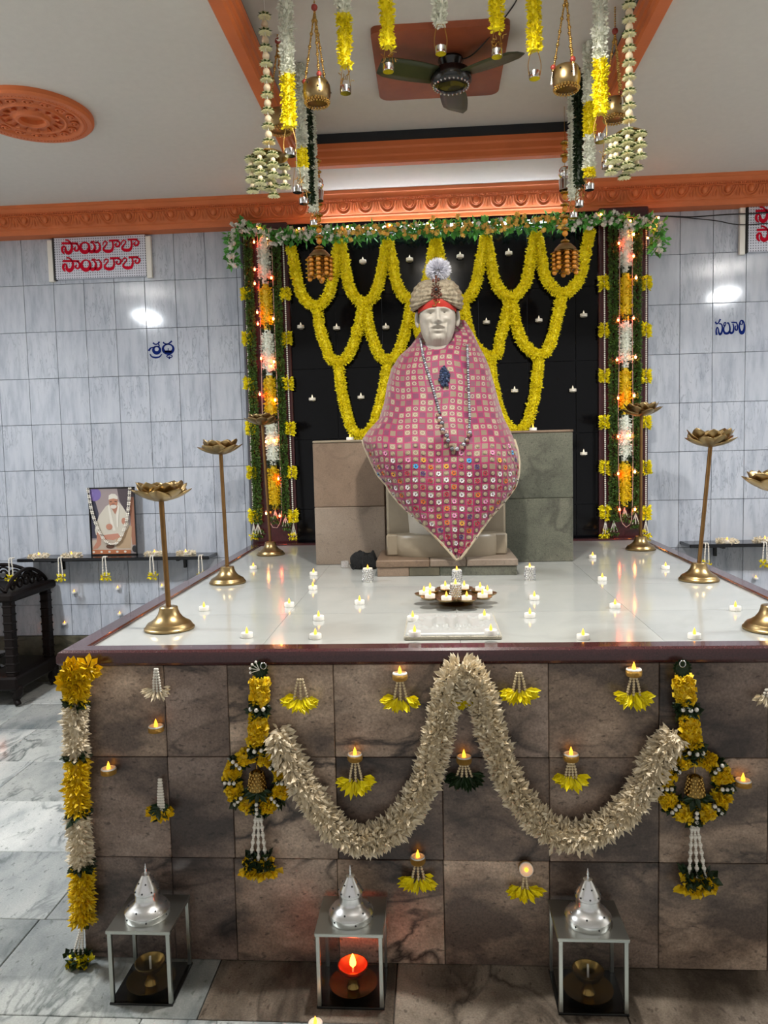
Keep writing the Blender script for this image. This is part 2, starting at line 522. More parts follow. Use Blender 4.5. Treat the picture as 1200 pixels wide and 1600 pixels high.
M['pearl'] = mat('cream pearl beads', '#e3cfa8', 0.25, coat=0.4)
M['candle'] = mat('white plastic candle', '#ece8df', 0.45)
M['candleunlit'] = mat('ivory plastic candle', '#e9e2d2', 0.45)
M['flame'] = mat('amber flame bulb', '#ffb040', 0.4, emis='#ffa326', es=3.0)
M['flameoff'] = mat('white flame bulb', '#fff6e0', 0.4, emis='#fff0cf', es=0.35)
M['glitter'] = mat('gold glitter band', '#c89a4c', 0.35, 0.8, isl=0.2, bump=(900, 0.8))
M['glass'] = mat('clear glass', '#ffffff', 0.02, trans=1.0, ior=1.12)
M['glasscup'] = mat('pressed glass', '#ffffff', 0.08, trans=0.85, ior=1.3)
M['dark'] = mat('dark bronze plastic', '#0b0c0d', 0.25, coat=0.4)
M['blade'] = mat('olive black fan blade', '#22261a', 0.4)
M['wood'] = mat('dark carved wood', '#120907', 0.55, noise=(25, 0.4), spec=0.2)
M['shelf'] = mat('black stone shelf', '#14161b', 0.15)
M['ink_red'] = mat('red print', '#c80f2c', 0.8, spec=0.1)
M['ink_blue'] = mat('blue paint', '#0c2168', 0.8, spec=0.1)
M['cable'] = mat('black cable', '#101012', 0.5)
M['wire'] = mat('clear pinkish wire', '#d9a79a', 0.3)
M['bulb'] = mat('warm fairy bulb', '#ffd9a0', 0.3, emis='#ff8a3c', es=60)
M['bulbred'] = mat('red fairy bulb', '#ff7050', 0.3, emis='#ff4a22', es=55)
M['goldwire'] = mat('gold wire', '#c9a45e', 0.25, 1.0)
M['string'] = mat('white thread', '#e9e6de', 0.6)

# ================================================================== the setting
YW = 4.95          # tiled wall
YBK = 4.87         # black altar back
YPI = 4.84         # pilaster face
ZC = 3.13          # ceiling
ZR = 3.28          # ceiling of the recess
YF = 2.122         # platform front face
ZP = 0.938         # platform top
RX0, RX1, RY1, RY0 = -0.705, 0.845, 4.30, 0.9


def struct(o):
    o['kind'] = 'structure'; return o


# ---- floor and its marble slabs
b = MB(); b.box((-4.2, -1.5, -0.06), (4.2, YW, -0.012))
floor = struct(b.build('floor', M['darkmortar']))
ys = [4.95, 4.47, 4.03, 3.585, 3.15, 2.725, 2.305, 1.883, 1.36, 0.84, 0.3, -0.3, -0.9, -1.5]
joints = {1: [P(24, 1118, Z=0)[0]], 2: [P(22, 1164, Z=0)[0]], 3: [P(20, 1215, Z=0)[0]], 5: [P(92, 1410, Z=0)[0]], 4: [P(10, 1300, Z=0)[0] - 0.25]}
for r in range(len(ys) - 1):
    y1, y0 = ys[r], ys[r + 1]
    js = [-4.2]
    if r in joints:
        js += [joints[r][0] - 0.62, joints[r][0]]
    elif r == 6: js += [-1.98, -1.32, -0.66, -0.13]
    else: js += [-2.9 + 0.2 * (r % 3), -2.25 + 0.2 * (r % 2)]
    while js[-1] < 3.6: js.append(js[-1] + 0.62)
    js.append(4.2)
    for i in range(len(js) - 1):
        if js[i + 1] - js[i] < 0.05: continue
        if r <= 5 and js[i] > -1.0 and js[i + 1] < 1.3: continue        # under the platform
        t = MB(); t.bbox((js[i] + 0.0015, y0 + 0.0015, -0.03), (js[i + 1] - 0.0015, y1 - 0.0015, 0.0), 0.002)
        dark = r == 6 and js[i] > -1.0  # slabs before the altar take the shade-coloured marble
        t.build('floor_slab', M['floorshade'] if dark else M['floor'], floor)

# ---- tiled walls, left and right of the altar
def tiled_wall(name, x0, x1, zlo, xs, zs):
    b = MB(); b.box((x0, YW + 0.006, 0), (x1, YW + 0.12, ZC))
    w = struct(b.build(name, M['mortar']))
    cache = {}
    for i in range(len(xs) - 1):
        for k in range(len(zs) - 1):
            a, c = max(xs[i], x0), min(xs[i + 1], x1)
            lo, hi = max(zs[k], zlo), min(zs[k + 1], 3.0)
            if c - a < 0.02 or hi - lo < 0.02: continue
            g = 0.0013
            W_, H_ = c - a, hi - lo
            key = (round(W_, 3), round(H_, 3))
            cx, cz = (a + c) / 2, (lo + hi) / 2
            if key not in cache:
                t = MB(); t.bbox((-W_ / 2 + g, -0.001, -H_ / 2 + g), (W_ / 2 - g, 0.0095, H_ / 2 - g), 0.0015)
                o = t.build('wall_tile', M['walltile']); cache[key] = o.data
            else:
                o = bpy.data.objects.new('wall_tile', cache[key]); COL.objects.link(o)
            o.parent = w; o.location = (cx, YW, cz)
            o.rotation_euler = (rng.normal(0, 0.0016), 0, rng.normal(0, 0.0016))
    return w


tw = (P(330, 640, Y=YW)[0] - P(1.7, 640, Y=YW)[0]) / 7
th_ = (P(100, 663, Y=YW)[2] - P(100, 945, Y=YW)[2]) / 4
xl0 = P(330, 640, Y=YW)[0]; zl0 = P(100, 663, Y=YW)[2]
wall_left = tiled_wall('wall_left', -3.9, -1.1, P(80, 993, Y=YW)[2], [xl0 + tw * k for k in range(-14, 4)], [zl0 + th_ * k for k in range(-6, 6)])
b = MB(); b.bbox((-3.9, YW - 0.012, 0.0), (-1.1, YW + 0.006, P(80, 993, Y=YW)[2] - 0.002), 0.003)
struct(b.build('baseboard_left', M['skirt']))
xr0 = P(1063, 340, Y=YW)[0]; twr = (P(1167, 340, Y=YW)[0] - xr0) / 2
zr0 = P(1060, 397.5, Y=YW)[2]; thr = (zr0 - P(1060, 706, Y=YW)[2]) / 4
wall_right = tiled_wall('wall_right', 1.2, 3.9, 0.3, [xr0 + twr * k for k in range(-2, 13)], [zr0 + thr * k for k in range(-9, 4)])
b = MB(); b.bbox((1.2, YW - 0.012, 0.0), (3.9, YW + 0.006, 0.298), 0.003)
struct(b.build('baseboard_right', M['skirt']))
for nm, x in (('wall_side_left', -3.9), ('wall_side_right', 3.9)):
    b = MB(); b.box((min(x, x * 1.03), -1.5, 0), (max(x, x * 1.03), YW + 0.12, ZC))
    struct(b.build(nm, M['ceiling']))

# ---- altar back: black granite tiles
b = MB(); b.box((-1.2, YBK + 0.008, 0.3), (1.36, YW + 0.1, 2.985))
wall_back = struct(b.build('wall_back', M['mortar']))
bx = [P(x, 500, Y=YBK)[0] for x in (450, 524, 597)]
bx = bx + [bx[2] + (P(824, 500, Y=YBK)[0] - bx[2]) * k / 3 for k in (1, 2, 3)] + [P(899.5, 500, Y=YBK)[0], P(938, 500, Y=YBK)[0]]
bz = [0.9] + [P(480, y, Y=YBK)[2] for y in (796, 687, 577, 464)] + [P(480, 464, Y=YBK)[2] + 0.45, 2.985]
for i in range(len(bx) - 1):
    for k in range(len(bz) - 1):
        t = MB(); t.bbox((bx[i] + 0.001, YBK, bz[k] + 0.001), (bx[i + 1] - 0.001, YBK + 0.012, bz[k + 1] - 0.001), 0.0012)
        t.build('black_tile', M['black'], wall_back)

# ---- maroon pilasters either side and their cap blocks
PL = (P(385, 500, Y=YPI)[0] - 0.012, P(453, 500, Y=YPI)[0])
PR = (P(936, 500, Y=YPI)[0], P(1013, 500, Y=YPI)[0])
for n_, (x0, x1) in (('trim_1', PL), ('trim_2', PR)):
    b = MB(); b.bbox((x0, YPI, ZP - 0.2), (x1, YW + 0.1, 2.98), 0.006)
    struct(b.build(n_, M['maroon']))

# ---- ceiling with a sunk panel
b = MB()
b.box((-4.0, -1.5, ZC), (RX0, YW + 0.12, ZC + 0.05))
b.box((RX1, -1.5, ZC), (4.0, YW + 0.12, ZC + 0.05))
b.box((RX0, RY1, ZC), (RX1, YW + 0.12, ZC + 0.05))
b.box((RX0, -1.5, ZC), (RX1, RY0, ZC + 0.05))
b.box((RX0 - 0.1, RY0 - 0.1, ZR), (RX1 + 0.1, RY1 + 0.1, ZR + 0.05))
ceiling = struct(b.build('ceiling', M['ceiling']))
M['recess'] = mat('dark glass band', '#23262b', 0.12)
# terracotta moulding round the mouth of the sunk panel: face strips, dark glass band above
def recess_side(p0, p1, inward, nm):
    p0 = np.array(p0, float); p1 = np.array(p1, float); w = np.array(inward, float)
    prof = [(-0.055, -0.016), (-0.05, -0.022), (-0.004, -0.022), (0.004, -0.012), (0.004, 0.012), (0.012, 0.02), (0.012, 0.05), (0.02, 0.06), (0.02, 0.088), (-0.01, 0.092), (-0.055, 0.0)]
    b = MB()
    V = np.array([[p + w * a + np.array([0, 0, ZC + h]) for p in (p0, p1)] for a, h in prof + prof[:1]])
    b.grid(V)
    return struct(b.build(nm, M['terra']))
recess_side((RX0, RY0, 0), (RX0, RY1, 0), (1, 0, 0), 'trim_3')
recess_side((RX1, RY0, 0), (RX1, RY1, 0), (-1, 0, 0), 'trim_4')
recess_side((RX0, RY1, 0), (RX1, RY1, 0), (0, -1, 0), 'trim_5')
b = MB()
b.box((RX0 - 0.02, RY0, ZC + 0.06), (RX0 - 0.003, RY1 + 0.02, ZR)); b.box((RX1 + 0.003, RY0, ZC + 0.06), (RX1 + 0.02, RY1 + 0.02, ZR))
b.box((RX0 - 0.02, RY1 + 0.003, ZC + 0.06), (RX1 + 0.02, RY1 + 0.02, ZR)); b.box((RX0, RY0 - 0.02, ZC), (RX1, RY0, ZR))
struct(b.build('trim_6', M['recess']))

# ---- cornice along the back wall, with egg mouldings
YC = YPI + 0.03
CZ0 = P(400, 352, Y=YC - 0.02)[2]
b = MB()
h = ZC - CZ0
prof = [(0.0, 0), (0.018, 0), (0.022, 0.02), (0.03, 0.028), (0.03, 0.035), (0.036, 0.04), (0.07, 0.098), (0.076, 0.1), (0.076, 0.108), (0.084, 0.112), (0.084, 0.118), (0.105, h - 0.022), (0.112, h - 0.02), (0.112, h)]
V = np.array([[(x, YC - a, CZ0 + z) for x in (-4.0, 4.0)] for a, z in prof])
b.grid(V)
b.box((-4.0, YC - 0.001, CZ0), (4.0, YW + 0.01, ZC))
cornice = struct(b.build('trim_7', M['terra'], smooth=20))
# one egg: U ridge + inner egg + dart, shared
e = MB()
def cor(x, s):       # x along wall, s 0..1 up the sloping face
    return np.array([x, YC - (0.036 + 0.034 * s) - 0.004, CZ0 + 0.04 + 0.058 * s])
for rr, w in ((0.050, 0.0075), (0.034, 0.005)):
    e.tube([cor(rr * math.cos(a), 0.98 + (rr / 0.046) * 0.9 * math.sin(a)) for a in np.linspace(PI, 2 * PI, 11)], w, 5)
e.ball(cor(0, 0.72), 0.019, 10, 8, sc=(1, 0.75, 1.25))
for sx in (-1, 1):
    e.tube([cor(sx * 0.06, 0.1), cor(sx * 0.058, 0.5), cor(sx * 0.066, 0.95)], [0.004, 0.007, 0.005], 5)
pitch = 0.137
eo = e.build('egg_moulding', M['terra'], cornice, smooth=60)
eo.location = (-2.85, 0, 0)
for k in range(1, 38):
    o = eo.copy(); COL.objects.link(o); o.parent = cornice; o.location = (-2.85 + pitch * k, 0, 0)
# row of small dentils above
d = MB()
for k in range(520):
    x = -3.0 + k * 0.0115
    d.box((x, YC - 0.0905, CZ0 + 0.104), (x + 0.0065, YC - 0.078, CZ0 + 0.113))
stuff(d.build('dentil_row', M['terra'], cornice))

# ---- the two ceiling lamp fittings (outside the frame, seen in the tiles)
M['lampcase'] = mat('white lamp case', '#e9e9e6', 0.5)
for x, y, lb in ((-2.75, 2.55, 'white ceiling lamp over the left aisle'), (2.70, 2.65, 'white ceiling lamp over the right aisle')):
    b = MB(); b.bbox((x - 0.09, y - 0.2, 2.90), (x + 0.09, y + 0.2, 2.955), 0.01); b.box((x - 0.01, y - 0.16, 2.955), (x + 0.01, y - 0.14, ZC)); b.box((x - 0.01, y + 0.14, 2.955), (x + 0.01, y + 0.16, ZC))
    tag(b.build('ceiling_lamp', M['lampcase'], org=(x, y, ZC)), lb, 'lamp')

b = MB(); b.lathe([(0.0, 0.1), (0.012, 0.1), (0.012, 0.0), (0.07, 0.0), (0.08, -0.008), (0.08, -0.052), (0.075, -0.055), (0.0, -0.055)], 28, (0.085, 2.28, 3.18))  # unseen body for the added recess lamp
tag(b.build('added_spotlight', M['lampcase'], org=(0.085, 2.28, 3.18)), 'round white spotlight added out of view in the sunk ceiling panel', 'lamp')

# ================================================================== altar platform
plat = empty('altar_platform', (0.06, 3.45, 0), 'marble altar platform with maroon granite edge and cream tiled top', 'altar')
FL, FR, BR, BL = (-1.112, 2.11), (1.26, 2.11), (1.345, YPI - 0.03), (-1.18, YPI - 0.03)
fx0, fx1 = -1.078, 1.225
b = MB()
b.add([(fx0, YF + 0.012, 0), (fx1, YF + 0.012, 0), (1.30, YPI, 0), (-1.14, YPI, 0), (fx0, YF + 0.012, ZP - 0.03), (fx1, YF + 0.012, ZP - 0.03), (1.30, YPI, ZP - 0.03), (-1.14, YPI, ZP - 0.03)],
      [(0, 3, 2, 1), (4, 5, 6, 7), (0, 1, 5, 4), (1, 2, 6, 5), (2, 3, 7, 6), (3, 0, 4, 7)])
b.build('core', M['darkmortar'], plat)
rows = [(1183, 1022, [97, 258, 357, 522, 690, 857, 1030, 1200, 1370]),
        (1343, 1184, [97, 265, 365, 526.5, 692, 858.5, 1030, 1200, 1370]),
        (1506, 1344, [97, 272, 369, 529, 694, 859, 1029, 1200, 1370])]
zz = [0.0, 0.3185, 0.627, ZP - 0.036]
for k, (yb, yt, xs) in enumerate(rows):
    z0, z1 = zz[2 - k], zz[3 - k]
    ym = (yb + yt) / 2
    X = [P(x, ym, Y=YF)[0] for x in xs]; X[0] = fx0; X[-1] = fx1
    for i in range(len(X) - 1):
        t = MB(); pr = rng.uniform(0, 0.0025)
        t.bbox((X[i] + 0.0008, YF - pr, z0 + 0.0008), (X[i + 1] - 0.0008, YF + 0.02, z1 - 0.0008), 0.0018)
        t.build('front_slab', M['front'], plat)
# granite edge: four mitred lengths with a rounded nose
def coping(p0, p1, inn, mit):
    p0 = np.array(p0 + (0,), float); p1 = np.array(p1 + (0,), float); inn = np.array(inn, float)
    t = nrm(p1 - p0)
    prof = [(0.07, -0.03), (0.02, -0.036), (0.006, -0.034), (0.0, -0.026), (0.0, -0.008), (0.004, 0.004), (0.014, 0.01), (0.066, 0.01), (0.072, 0.006), (0.072, -0.03)]
    V = np.array([[p0 + inn * a + t * a * mit[0] + np.array([0, 0, ZP + z]), p1 + inn * a - t * a * mit[1] + np.array([0, 0, ZP + z])] for a, z in prof])
    b = MB(); b.grid(V); return b.build('granite_edge', M['coping'], plat, smooth=30)
coping(FL, FR, (0, 1, 0), (1, 1)); coping(FR, BR, (-1, 0, 0), (1, 1)); coping(BR, BL, (0, -1, 0), (1, 1)); coping(BL, FL, (1, 0, 0), (1, 1))
# cream tiles of the top
nx, ny = 4, 5
for i in range(nx):
    for j in range(ny):
        def q(u, v):
            a = np.array(FL) + (np.array(FR) - np.array(FL)) * u; c = np.array(BL) + (np.array(BR) - np.array(BL)) * u
            p = a + (c - a) * v
            return (min(max(p[0], -1.1 + 0.0), 1.27), min(max(p[1], 2.17), 4.73))
        g = 0.0006
        c = [q(i / nx, j / ny), q((i + 1) / nx, j / ny), q((i + 1) / nx, (j + 1) / ny), q(i / nx, (j + 1) / ny)]
        c = [(c[0][0] + g, c[0][1] + g), (c[1][0] - g, c[1][1] + g), (c[2][0] - g, c[2][1] - g), (c[3][0] + g, c[3][1] - g)]
        t = MB(); t.poly([(x, y, ZP - 0.025) for x, y in c], 0.025, (0, 0, 1))
        t.build('top_tile', M['toptile'], plat)

# ================================================================== statue, throne and shawl
def px_row(rows, y, k):
    return np.interp(y, [r[0] for r in rows], [r[k] for r in rows])

# ---- marble slabs behind the statue (two pieces each side)
for lab, x0, x1, m, zs in (('left', P(495, 882, Z=ZP)[0], P(603, 882, Z=ZP)[0], 'oldmarble', (ZP, ZP + 0.30, ZP + 0.63)),
                           ('right', P(790, 878, Z=ZP)[0], P(897, 878, Z=ZP)[0], 'greymarble', (ZP, ZP + 0.325, ZP + 0.655))):
    y0 = 3.86
    r = empty('throne_slab', ((x0 + x1) / 2, y0, ZP),
              'stained beige marble slab left of the seated statue' if lab == 'left' else 'green grey marble slab right of the seated statue', 'marble slab', 'slabs behind the statue')
    for k in range(2):
        t = MB(); t.bbox((x0, y0, zs[k]), (x1, y0 + 0.17, zs[k + 1] - 0.0015), 0.003)
        t.build('stone_block', M[m], r)
    t = MB(); t.bbox((x0, y0 - 0.003, zs[2]), (x1 + 0.003, y0 + 0.175, zs[2] + 0.012), 0.003)
    t.build('cap_stone', M['creammarble' if lab == 'left' else 'oldmarble'], r)

# ---- step under the statue
pl = empty('statue_step', (0.06, 3.6, ZP), 'low stone step under the seated statue, pale top over dark blocks', 'step')
xa, xb = P(590, 900, Z=ZP)[0], P(808, 898, Z=ZP)[0]
ya = 3.45
for i, (u0, u1, m) in enumerate(((0, 0.23, 'oldmarble'), (0.23, 0.45, 'skirt'), (0.45, 1, 'greymarble'))):
    t = MB(); t.bbox((xa + (xb - xa) * u0 + 0.0008, ya + 0.006, ZP), (xa + (xb - xa) * u1 - 0.0008, 3.86, ZP + 0.042), 0.002)
    t.build('base_block', M[m], pl)
for i, (u0, u1) in enumerate(((0, 0.38), (0.38, 0.64), (0.64, 1))):
    t = MB(); t.bbox((xa + (xb - xa) * u0 - (0.004 if i == 0 else -0.0008), ya, ZP + 0.043), (xa + (xb - xa) * u1 + (0.004 if i == 2 else -0.0008), 3.86, ZP + 0.075), 0.004)
    t.build('top_slab', M['oldmarble'], pl)

# ---- statue
CX = P(690, 700, Y=3.65)[0]
st = empty('seated_statue', (CX, 3.7, ZP + 0.075), 'white marble statue of a seated bearded man in turban and pink shawl', 'statue')
zb = ZP + 0.075
t = MB()
x0, x1 = P(604, 850, Y=3.62)[0], P(792, 850, Y=3.62)[0]
t.bbox((x0, 3.66, zb), (x1, 3.86, zb + 0.60), 0.012)                       # block seat
t.bbox((x0, 3.60, zb), (x1, 3.70, zb + 0.105), 0.008)
xm = (x0 + x1) / 2; rx = (x1 - x0) / 2 - 0.035
V = []
for z, k in ((0.0, 0.97), (0.012, 1.0), (0.085, 1.0), (0.1, 0.985), (0.106, 0.95)):
    V.append([(xm + rx * k * math.cos(a), 3.66 - 0.14 * k * abs(math.sin(a)) ** 0.8, zb + z) for a in np.linspace(PI, 0, 25)])
V.append([(xm + rx * 0.5 * math.cos(a), 3.66, zb + 0.106) for a in np.linspace(PI, 0, 25)])
t.grid(V)
t.build('seat', M['creammarble'], st, smooth=40)

# body under the shawl: lower legs and robe front
t = MB()
V = []
for z, w, f in ((0.10, 0.20, 3.56), (0.3, 0.205, 3.53), (0.5, 0.22, 3.50), (0.62, 0.23, 3.52), (0.72, 0.22, 3.60), (0.9, 0.17, 3.68), (1.02, 0.10, 3.74), (1.1, 0.04, 3.77)):
    V.append([(CX + w * math.cos(a), 3.80 - (3.80 - f) * math.sin(a), zb + z) for a in np.linspace(PI, 0, 21)])
t.grid(V)
body = t.build('robed_body', M['statue'], st, smooth=60)

# ---- head: ellipsoid with modelled features.  Face coordinates: u to the right, v up, in head half-widths
HY = 3.70
hc = P(683.5, 499, Y=HY); hs = 0.001 * 3.155                   # metres per photo pixel at that depth
hw, hh, hd = 27.5 * hs, 46 * hs, 30 * hs
nu, nv = 110, 120
U, Vv = np.meshgrid(np.linspace(-PI, PI, nu, endpoint=False), np.linspace(0, PI, nv))
sx = np.sin(Vv) * np.sin(U); sy = -np.sin(Vv) * np.cos(U); sz = np.cos(Vv)
# jaw shape
wid = np.where(sz > 0, 1.0, 1.0 - 0.09 * np.abs(sz) ** 2)
sqx = np.sign(sx) * np.abs(sx) ** 0.88
X = sqx * wid * hw; Yy = sy * hd; Zz = sz * hh
u = X / hs; v = Zz / hs                                      # pixels from head centre
front = np.clip(-sy, 0, 1) ** 0.5
def gauss(cx, cy, wx, wy, rot=0.0):
    c, s_ = math.cos(rot), math.sin(rot)
    a = (u - cx) * c + (v - cy) * s_; b_ = -(u - cx) * s_ + (v - cy) * c
    return np.exp(-(a / wx) ** 2 - (b_ / wy) ** 2)
D = np.zeros_like(u)
D += 2.6 * gauss(-10, 10, 8, 2.4, 0.10) + 2.6 * gauss(10, 11, 8, 2.4, -0.10)      # brows
D -= 3.9 * gauss(-10, 4.5, 6.0, 3.6) + 3.9 * gauss(10, 5.5, 6.0, 3.6)             # sockets
D += 2.6 * gauss(-10, 4.0, 3.8, 2.0) + 2.6 * gauss(10, 5.0, 3.8, 2.0)             # eyeballs
D -= 1.3 * gauss(-10, 4.4, 1.2, 1.1) + 1.3 * gauss(10, 5.4, 1.2, 1.1)             # pupils
D += 1.1 * gauss(-10, 0.0, 5, 0.9) + 1.1 * gauss(10, 1.0, 5, 0.9)                 # lower lids
D += 5.0 * gauss(0.5, 2, 2.6, 9) + 6.5 * gauss(0.5, -7.0, 3.0, 3.6)               # nose
D += 2.6 * gauss(-3.6, -8.5, 2.0, 1.8) + 2.6 * gauss(4.6, -8.5, 2.0, 1.8)
D -= 1.8 * gauss(0.5, -11.2, 5, 1.0)
D += 2.4 * gauss(-15, -4, 5, 5) + 2.4 * gauss(16, -4, 5, 5)                       # cheeks
D -= 1.8 * gauss(-9, -11, 1.6, 4.0, 0.55) + 1.8 * gauss(10, -11, 1.6, 4.0, -0.55) # folds beside the nose
D += 2.5 * gauss(-5, -14, 5.5, 2.1, 0.30) + 2.5 * gauss(6, -14, 5.5, 2.1, -0.30)  # moustache
D += 3.4 * gauss(-11.5, -22, 2.0, 7.5, -0.05) + 3.4 * gauss(12.5, -22, 2.0, 7.5, 0.05); D -= 1.6 * gauss(-15.5, -20, 1.6, 9) + 1.6 * gauss(16.5, -20, 1.6, 9)# its hanging ends
D -= 1.5 * gauss(0.5, -18.0, 6.0, 0.9)                                            # mouth line
D += 2.0 * gauss(0.5, -21, 5.6, 1.9)                                              # lower lip
D -= 0.9 * gauss(0.5, -25.0, 6.5, 1.4)
D += 2.6 * gauss(0.5, -31, 10, 5.5)                                               # chin beard
D += 0.35 * np.sin(u * 1.6) * gauss(0.5, -33, 15, 7)
D *= 1.75 * front * hs
rad = nrm(np.stack([sx * 0.35, sy, sz * 0.2], -1))
G = np.stack([X, Yy, Zz], -1) + rad * D[..., None]
c, s_ = math.cos(0.02), math.sin(0.02)
HEADG = G.copy()
t = MB(); t.grid(G + hc, closed_u=True)
for sgn in (-1, 1):                                                               # ears
    e0 = hc + np.array([sgn * (hw + 0.004), 0.02, 0.006])
    t.tube([e0 + np.array([sgn * 0.010 * math.sin(a), -0.006 * math.cos(a), 0.036 * math.cos(a)]) for a in np.linspace(0.1, PI * 0.98, 9)], [0.005, 0.008, 0.009, 0.009, 0.009, 0.009, 0.009, 0.008, 0.006], 8)
    t.ball(e0 + np.array([sgn * 0.002, 0.006, 0.0]), 0.018, 8, 6, sc=(0.4, 0.6, 1.7))
t.tube([hc + np.array([0, 0.02, -hh * 0.5]), hc + np.array([0, 0.03, -hh * 1.25])], [0.055, 0.075], 14)
t.build('head', M['statue'], st, smooth=180)
M['eye'] = mat('painted pupil', '#4a4238', 0.4)
for ex, ey in ((-10, 4.4), (10, 5.4)):
    t = MB()
    kk = np.argmin((u - ex) ** 2 + (v - ey) ** 2 + (sy > 0) * 1e6); sp_ = HEADG.reshape(-1, 3)[kk]
    t.ball(hc + sp_ + np.array([0, -0.2 * hs, 0]), 2.1 * hs, 10, 8, sc=(1.2, 0.5, 0.75))
    t.build('pupil', M['eye'], st, smooth=180)

# ---- headband and turban
M['redcloth'] = mat('red headband cloth', '#b32412', 0.6, noise=(40, 0.2))
M['turban'] = mat('beige brocade', '#b5aa92', 0.5, noise=(60, 0.5), col2='#57462d', bump=(120, 0.6))
M['plume'] = mat('white plume', '#e8e8f0', 0.8, isl=0.06)
t = MB()
V = []
for v_, k in ((13.0, 1.02), (16.5, 1.06), (24, 1.08), (30, 1.02)):
    row = []
    for a in np.linspace(0, 2 * PI, 49)[:-1]:
        dip = 4.2 * abs(math.sin(a)) ** 1.5 if v_ < 14 else 0
        row.append(hc + np.array([hw * k * 1.02 * math.sin(a), -(hd + 0.004) * k * math.cos(a), (v_ - dip) * hs]))
    V.append(row)
t.grid(V, closed_u=True)
band = t.build('headband', M['redcloth'], st, smooth=60)
t = MB()                                                   # the sign embroidered on the headband
def hb(a_, b_): return hc + np.array([a_ * hs, -math.sqrt(max(1 - (a_ / 29.0) ** 2, 0)) * (hd + 0.004) * 1.085 - 0.001, b_ * hs])
t.tube([hb(*q) for q in ((-6, 21), (-3.5, 22), (-2.5, 20), (-4, 18.6), (-2, 17), (-3, 14.6), (-6, 14.2), (-7.4, 15.6))], 0.0022, 5)
t.tube([hb(*q) for q in ((-2, 18.4), (0.5, 19.6), (2, 21), (3.4, 20), (3, 17.5))], 0.0022, 5)
t.ball(hb(-1, 24), 0.003, 6, 5)
t.build('sign', M['goldwire'], band)
# turban: folds sweep up from the centre of the brow to both sides
t = MB()
V = []
for i, w in enumerate(np.linspace(0.0, 1.0, 56)):
    row = []
    phi = 0.05 + w * (PI * 0.90)                          # from hem to crown
    for a in np.linspace(-PI, PI, 96, endpoint=False):
        q = abs(a) / PI                                    # 0 front, 1 back
        hem = 14.2 + 9.5 * math.exp(-(a / 0.62) ** 2) - 2.0 * math.exp(-((abs(a) - 1.3) / 0.6) ** 2)
        top = 57 + 3.0 * math.exp(-((abs(a) - 1.4) / 0.8) ** 2) - 3.5 * math.exp(-(a / 0.5) ** 2)
        z = hem + (top - hem) * (1 - math.cos(phi * 1.0)) / 2 * 1.02
        prof = max(math.sin(PI * (0.27 + 0.73 * w)), 0.0) ** 0.45 if w < 1 else 0
        ridge = math.sin(44 * w - 9.0 * abs(math.sin(a * 0.5)) * 2.0 + 1.0)
        k = prof * (1 + 0.026 * ridge)
        R = 41.5 if a > 0 else 42.5
        x = R * k * math.sin(a) * (1.0 - 0.05 * (1 - w))
        y = -37 * k * math.cos(a)
        row.append(hc + np.array([(x - 0.6) * hs, y * hs + 0.004, z * hs]))
    V.append(row)
t.grid(V, closed_u=True)
turb = t.build('turban', M['turban'], st, smooth=180)
t = MB()                                                   # jewelled brooch with upright sprig
bc = hc + np.array([-1.5 * hs, -36 * hs * 1.03, 36.5 * hs])
t.lathe([(0.0, 0.012), (0.006, 0.012), (0.008, 0.008), (0.014, 0.01), (0.016, 0.006), (0.016, 0.0)], 16, bc, axis=(0, -1, 0.15))
for a in np.linspace(0, 2 * PI, 12, endpoint=False):
    t.ball(bc + np.array([0.02 * math.cos(a), -0.006, 0.02 * math.sin(a)]), 0.004, 6, 4)
for q in ((0, 12), (0, 15.5), (0.3, 19), (-4, 14), (4, 15), (-3, -9), (4, -9), (0, -11), (-6.5, -7), (7, -7)):
    t.ball(bc + np.array([q[0] * hs, 0.0 + max(q[1], 0) * hs * 0.15, q[1] * hs]), 0.006, 6, 4, sc=(1, 0.6, 1.6))
M['jewel'] = mat('copper jewels', '#5c3628', 0.3, 0.6)
t.build('brooch', M['jewel'], turb, smooth=60)
t = MB()
t.ball(bc + np.array([0, -0.012, 0]), 0.0085, 10, 6, sc=(1, 0.6, 1.0))
t.build('stone', M['dark'], turb, smooth=60)
# pleated fan and plume on top
fc = hc + np.array([2.0 * hs, -0.02, 56 * hs])
t = MB(); n = 60
a = np.linspace(-1.35, 1.35, n); dd = np.stack([np.sin(a), -0.25 + 0 * a, np.cos(a) * 0.8 + 0.2], 1)
t.petals(np.repeat(fc[None], n, 0) - dd * 0.01, dd, np.repeat(np.array([[0, -1.0, 0.2]]), n, 0), 0.052, 0.012, 0.3)
t.build('fan_pleat', M['turban'], turb)
t = MB(); n = 1500
q = nrm(rng.normal(0, 1, (n, 3))); q[:, 1] = -np.abs(q[:, 1]) * np.where(rng.random(n) < 0.75, 1, -1)
cen = hc + np.array([2.5 * hs, -0.012, 72 * hs])
t.petals(cen + q * np.array([0.018, 0.016, 0.012]), q + np.array([0, 0, 0.1]), rng.normal(0, 1, (n, 3)), 0.046 * (1 + rng.normal(0, 0.06, n)), 0.0055, 0.1)
stuff(t.build('plume', M['plume'], turb))

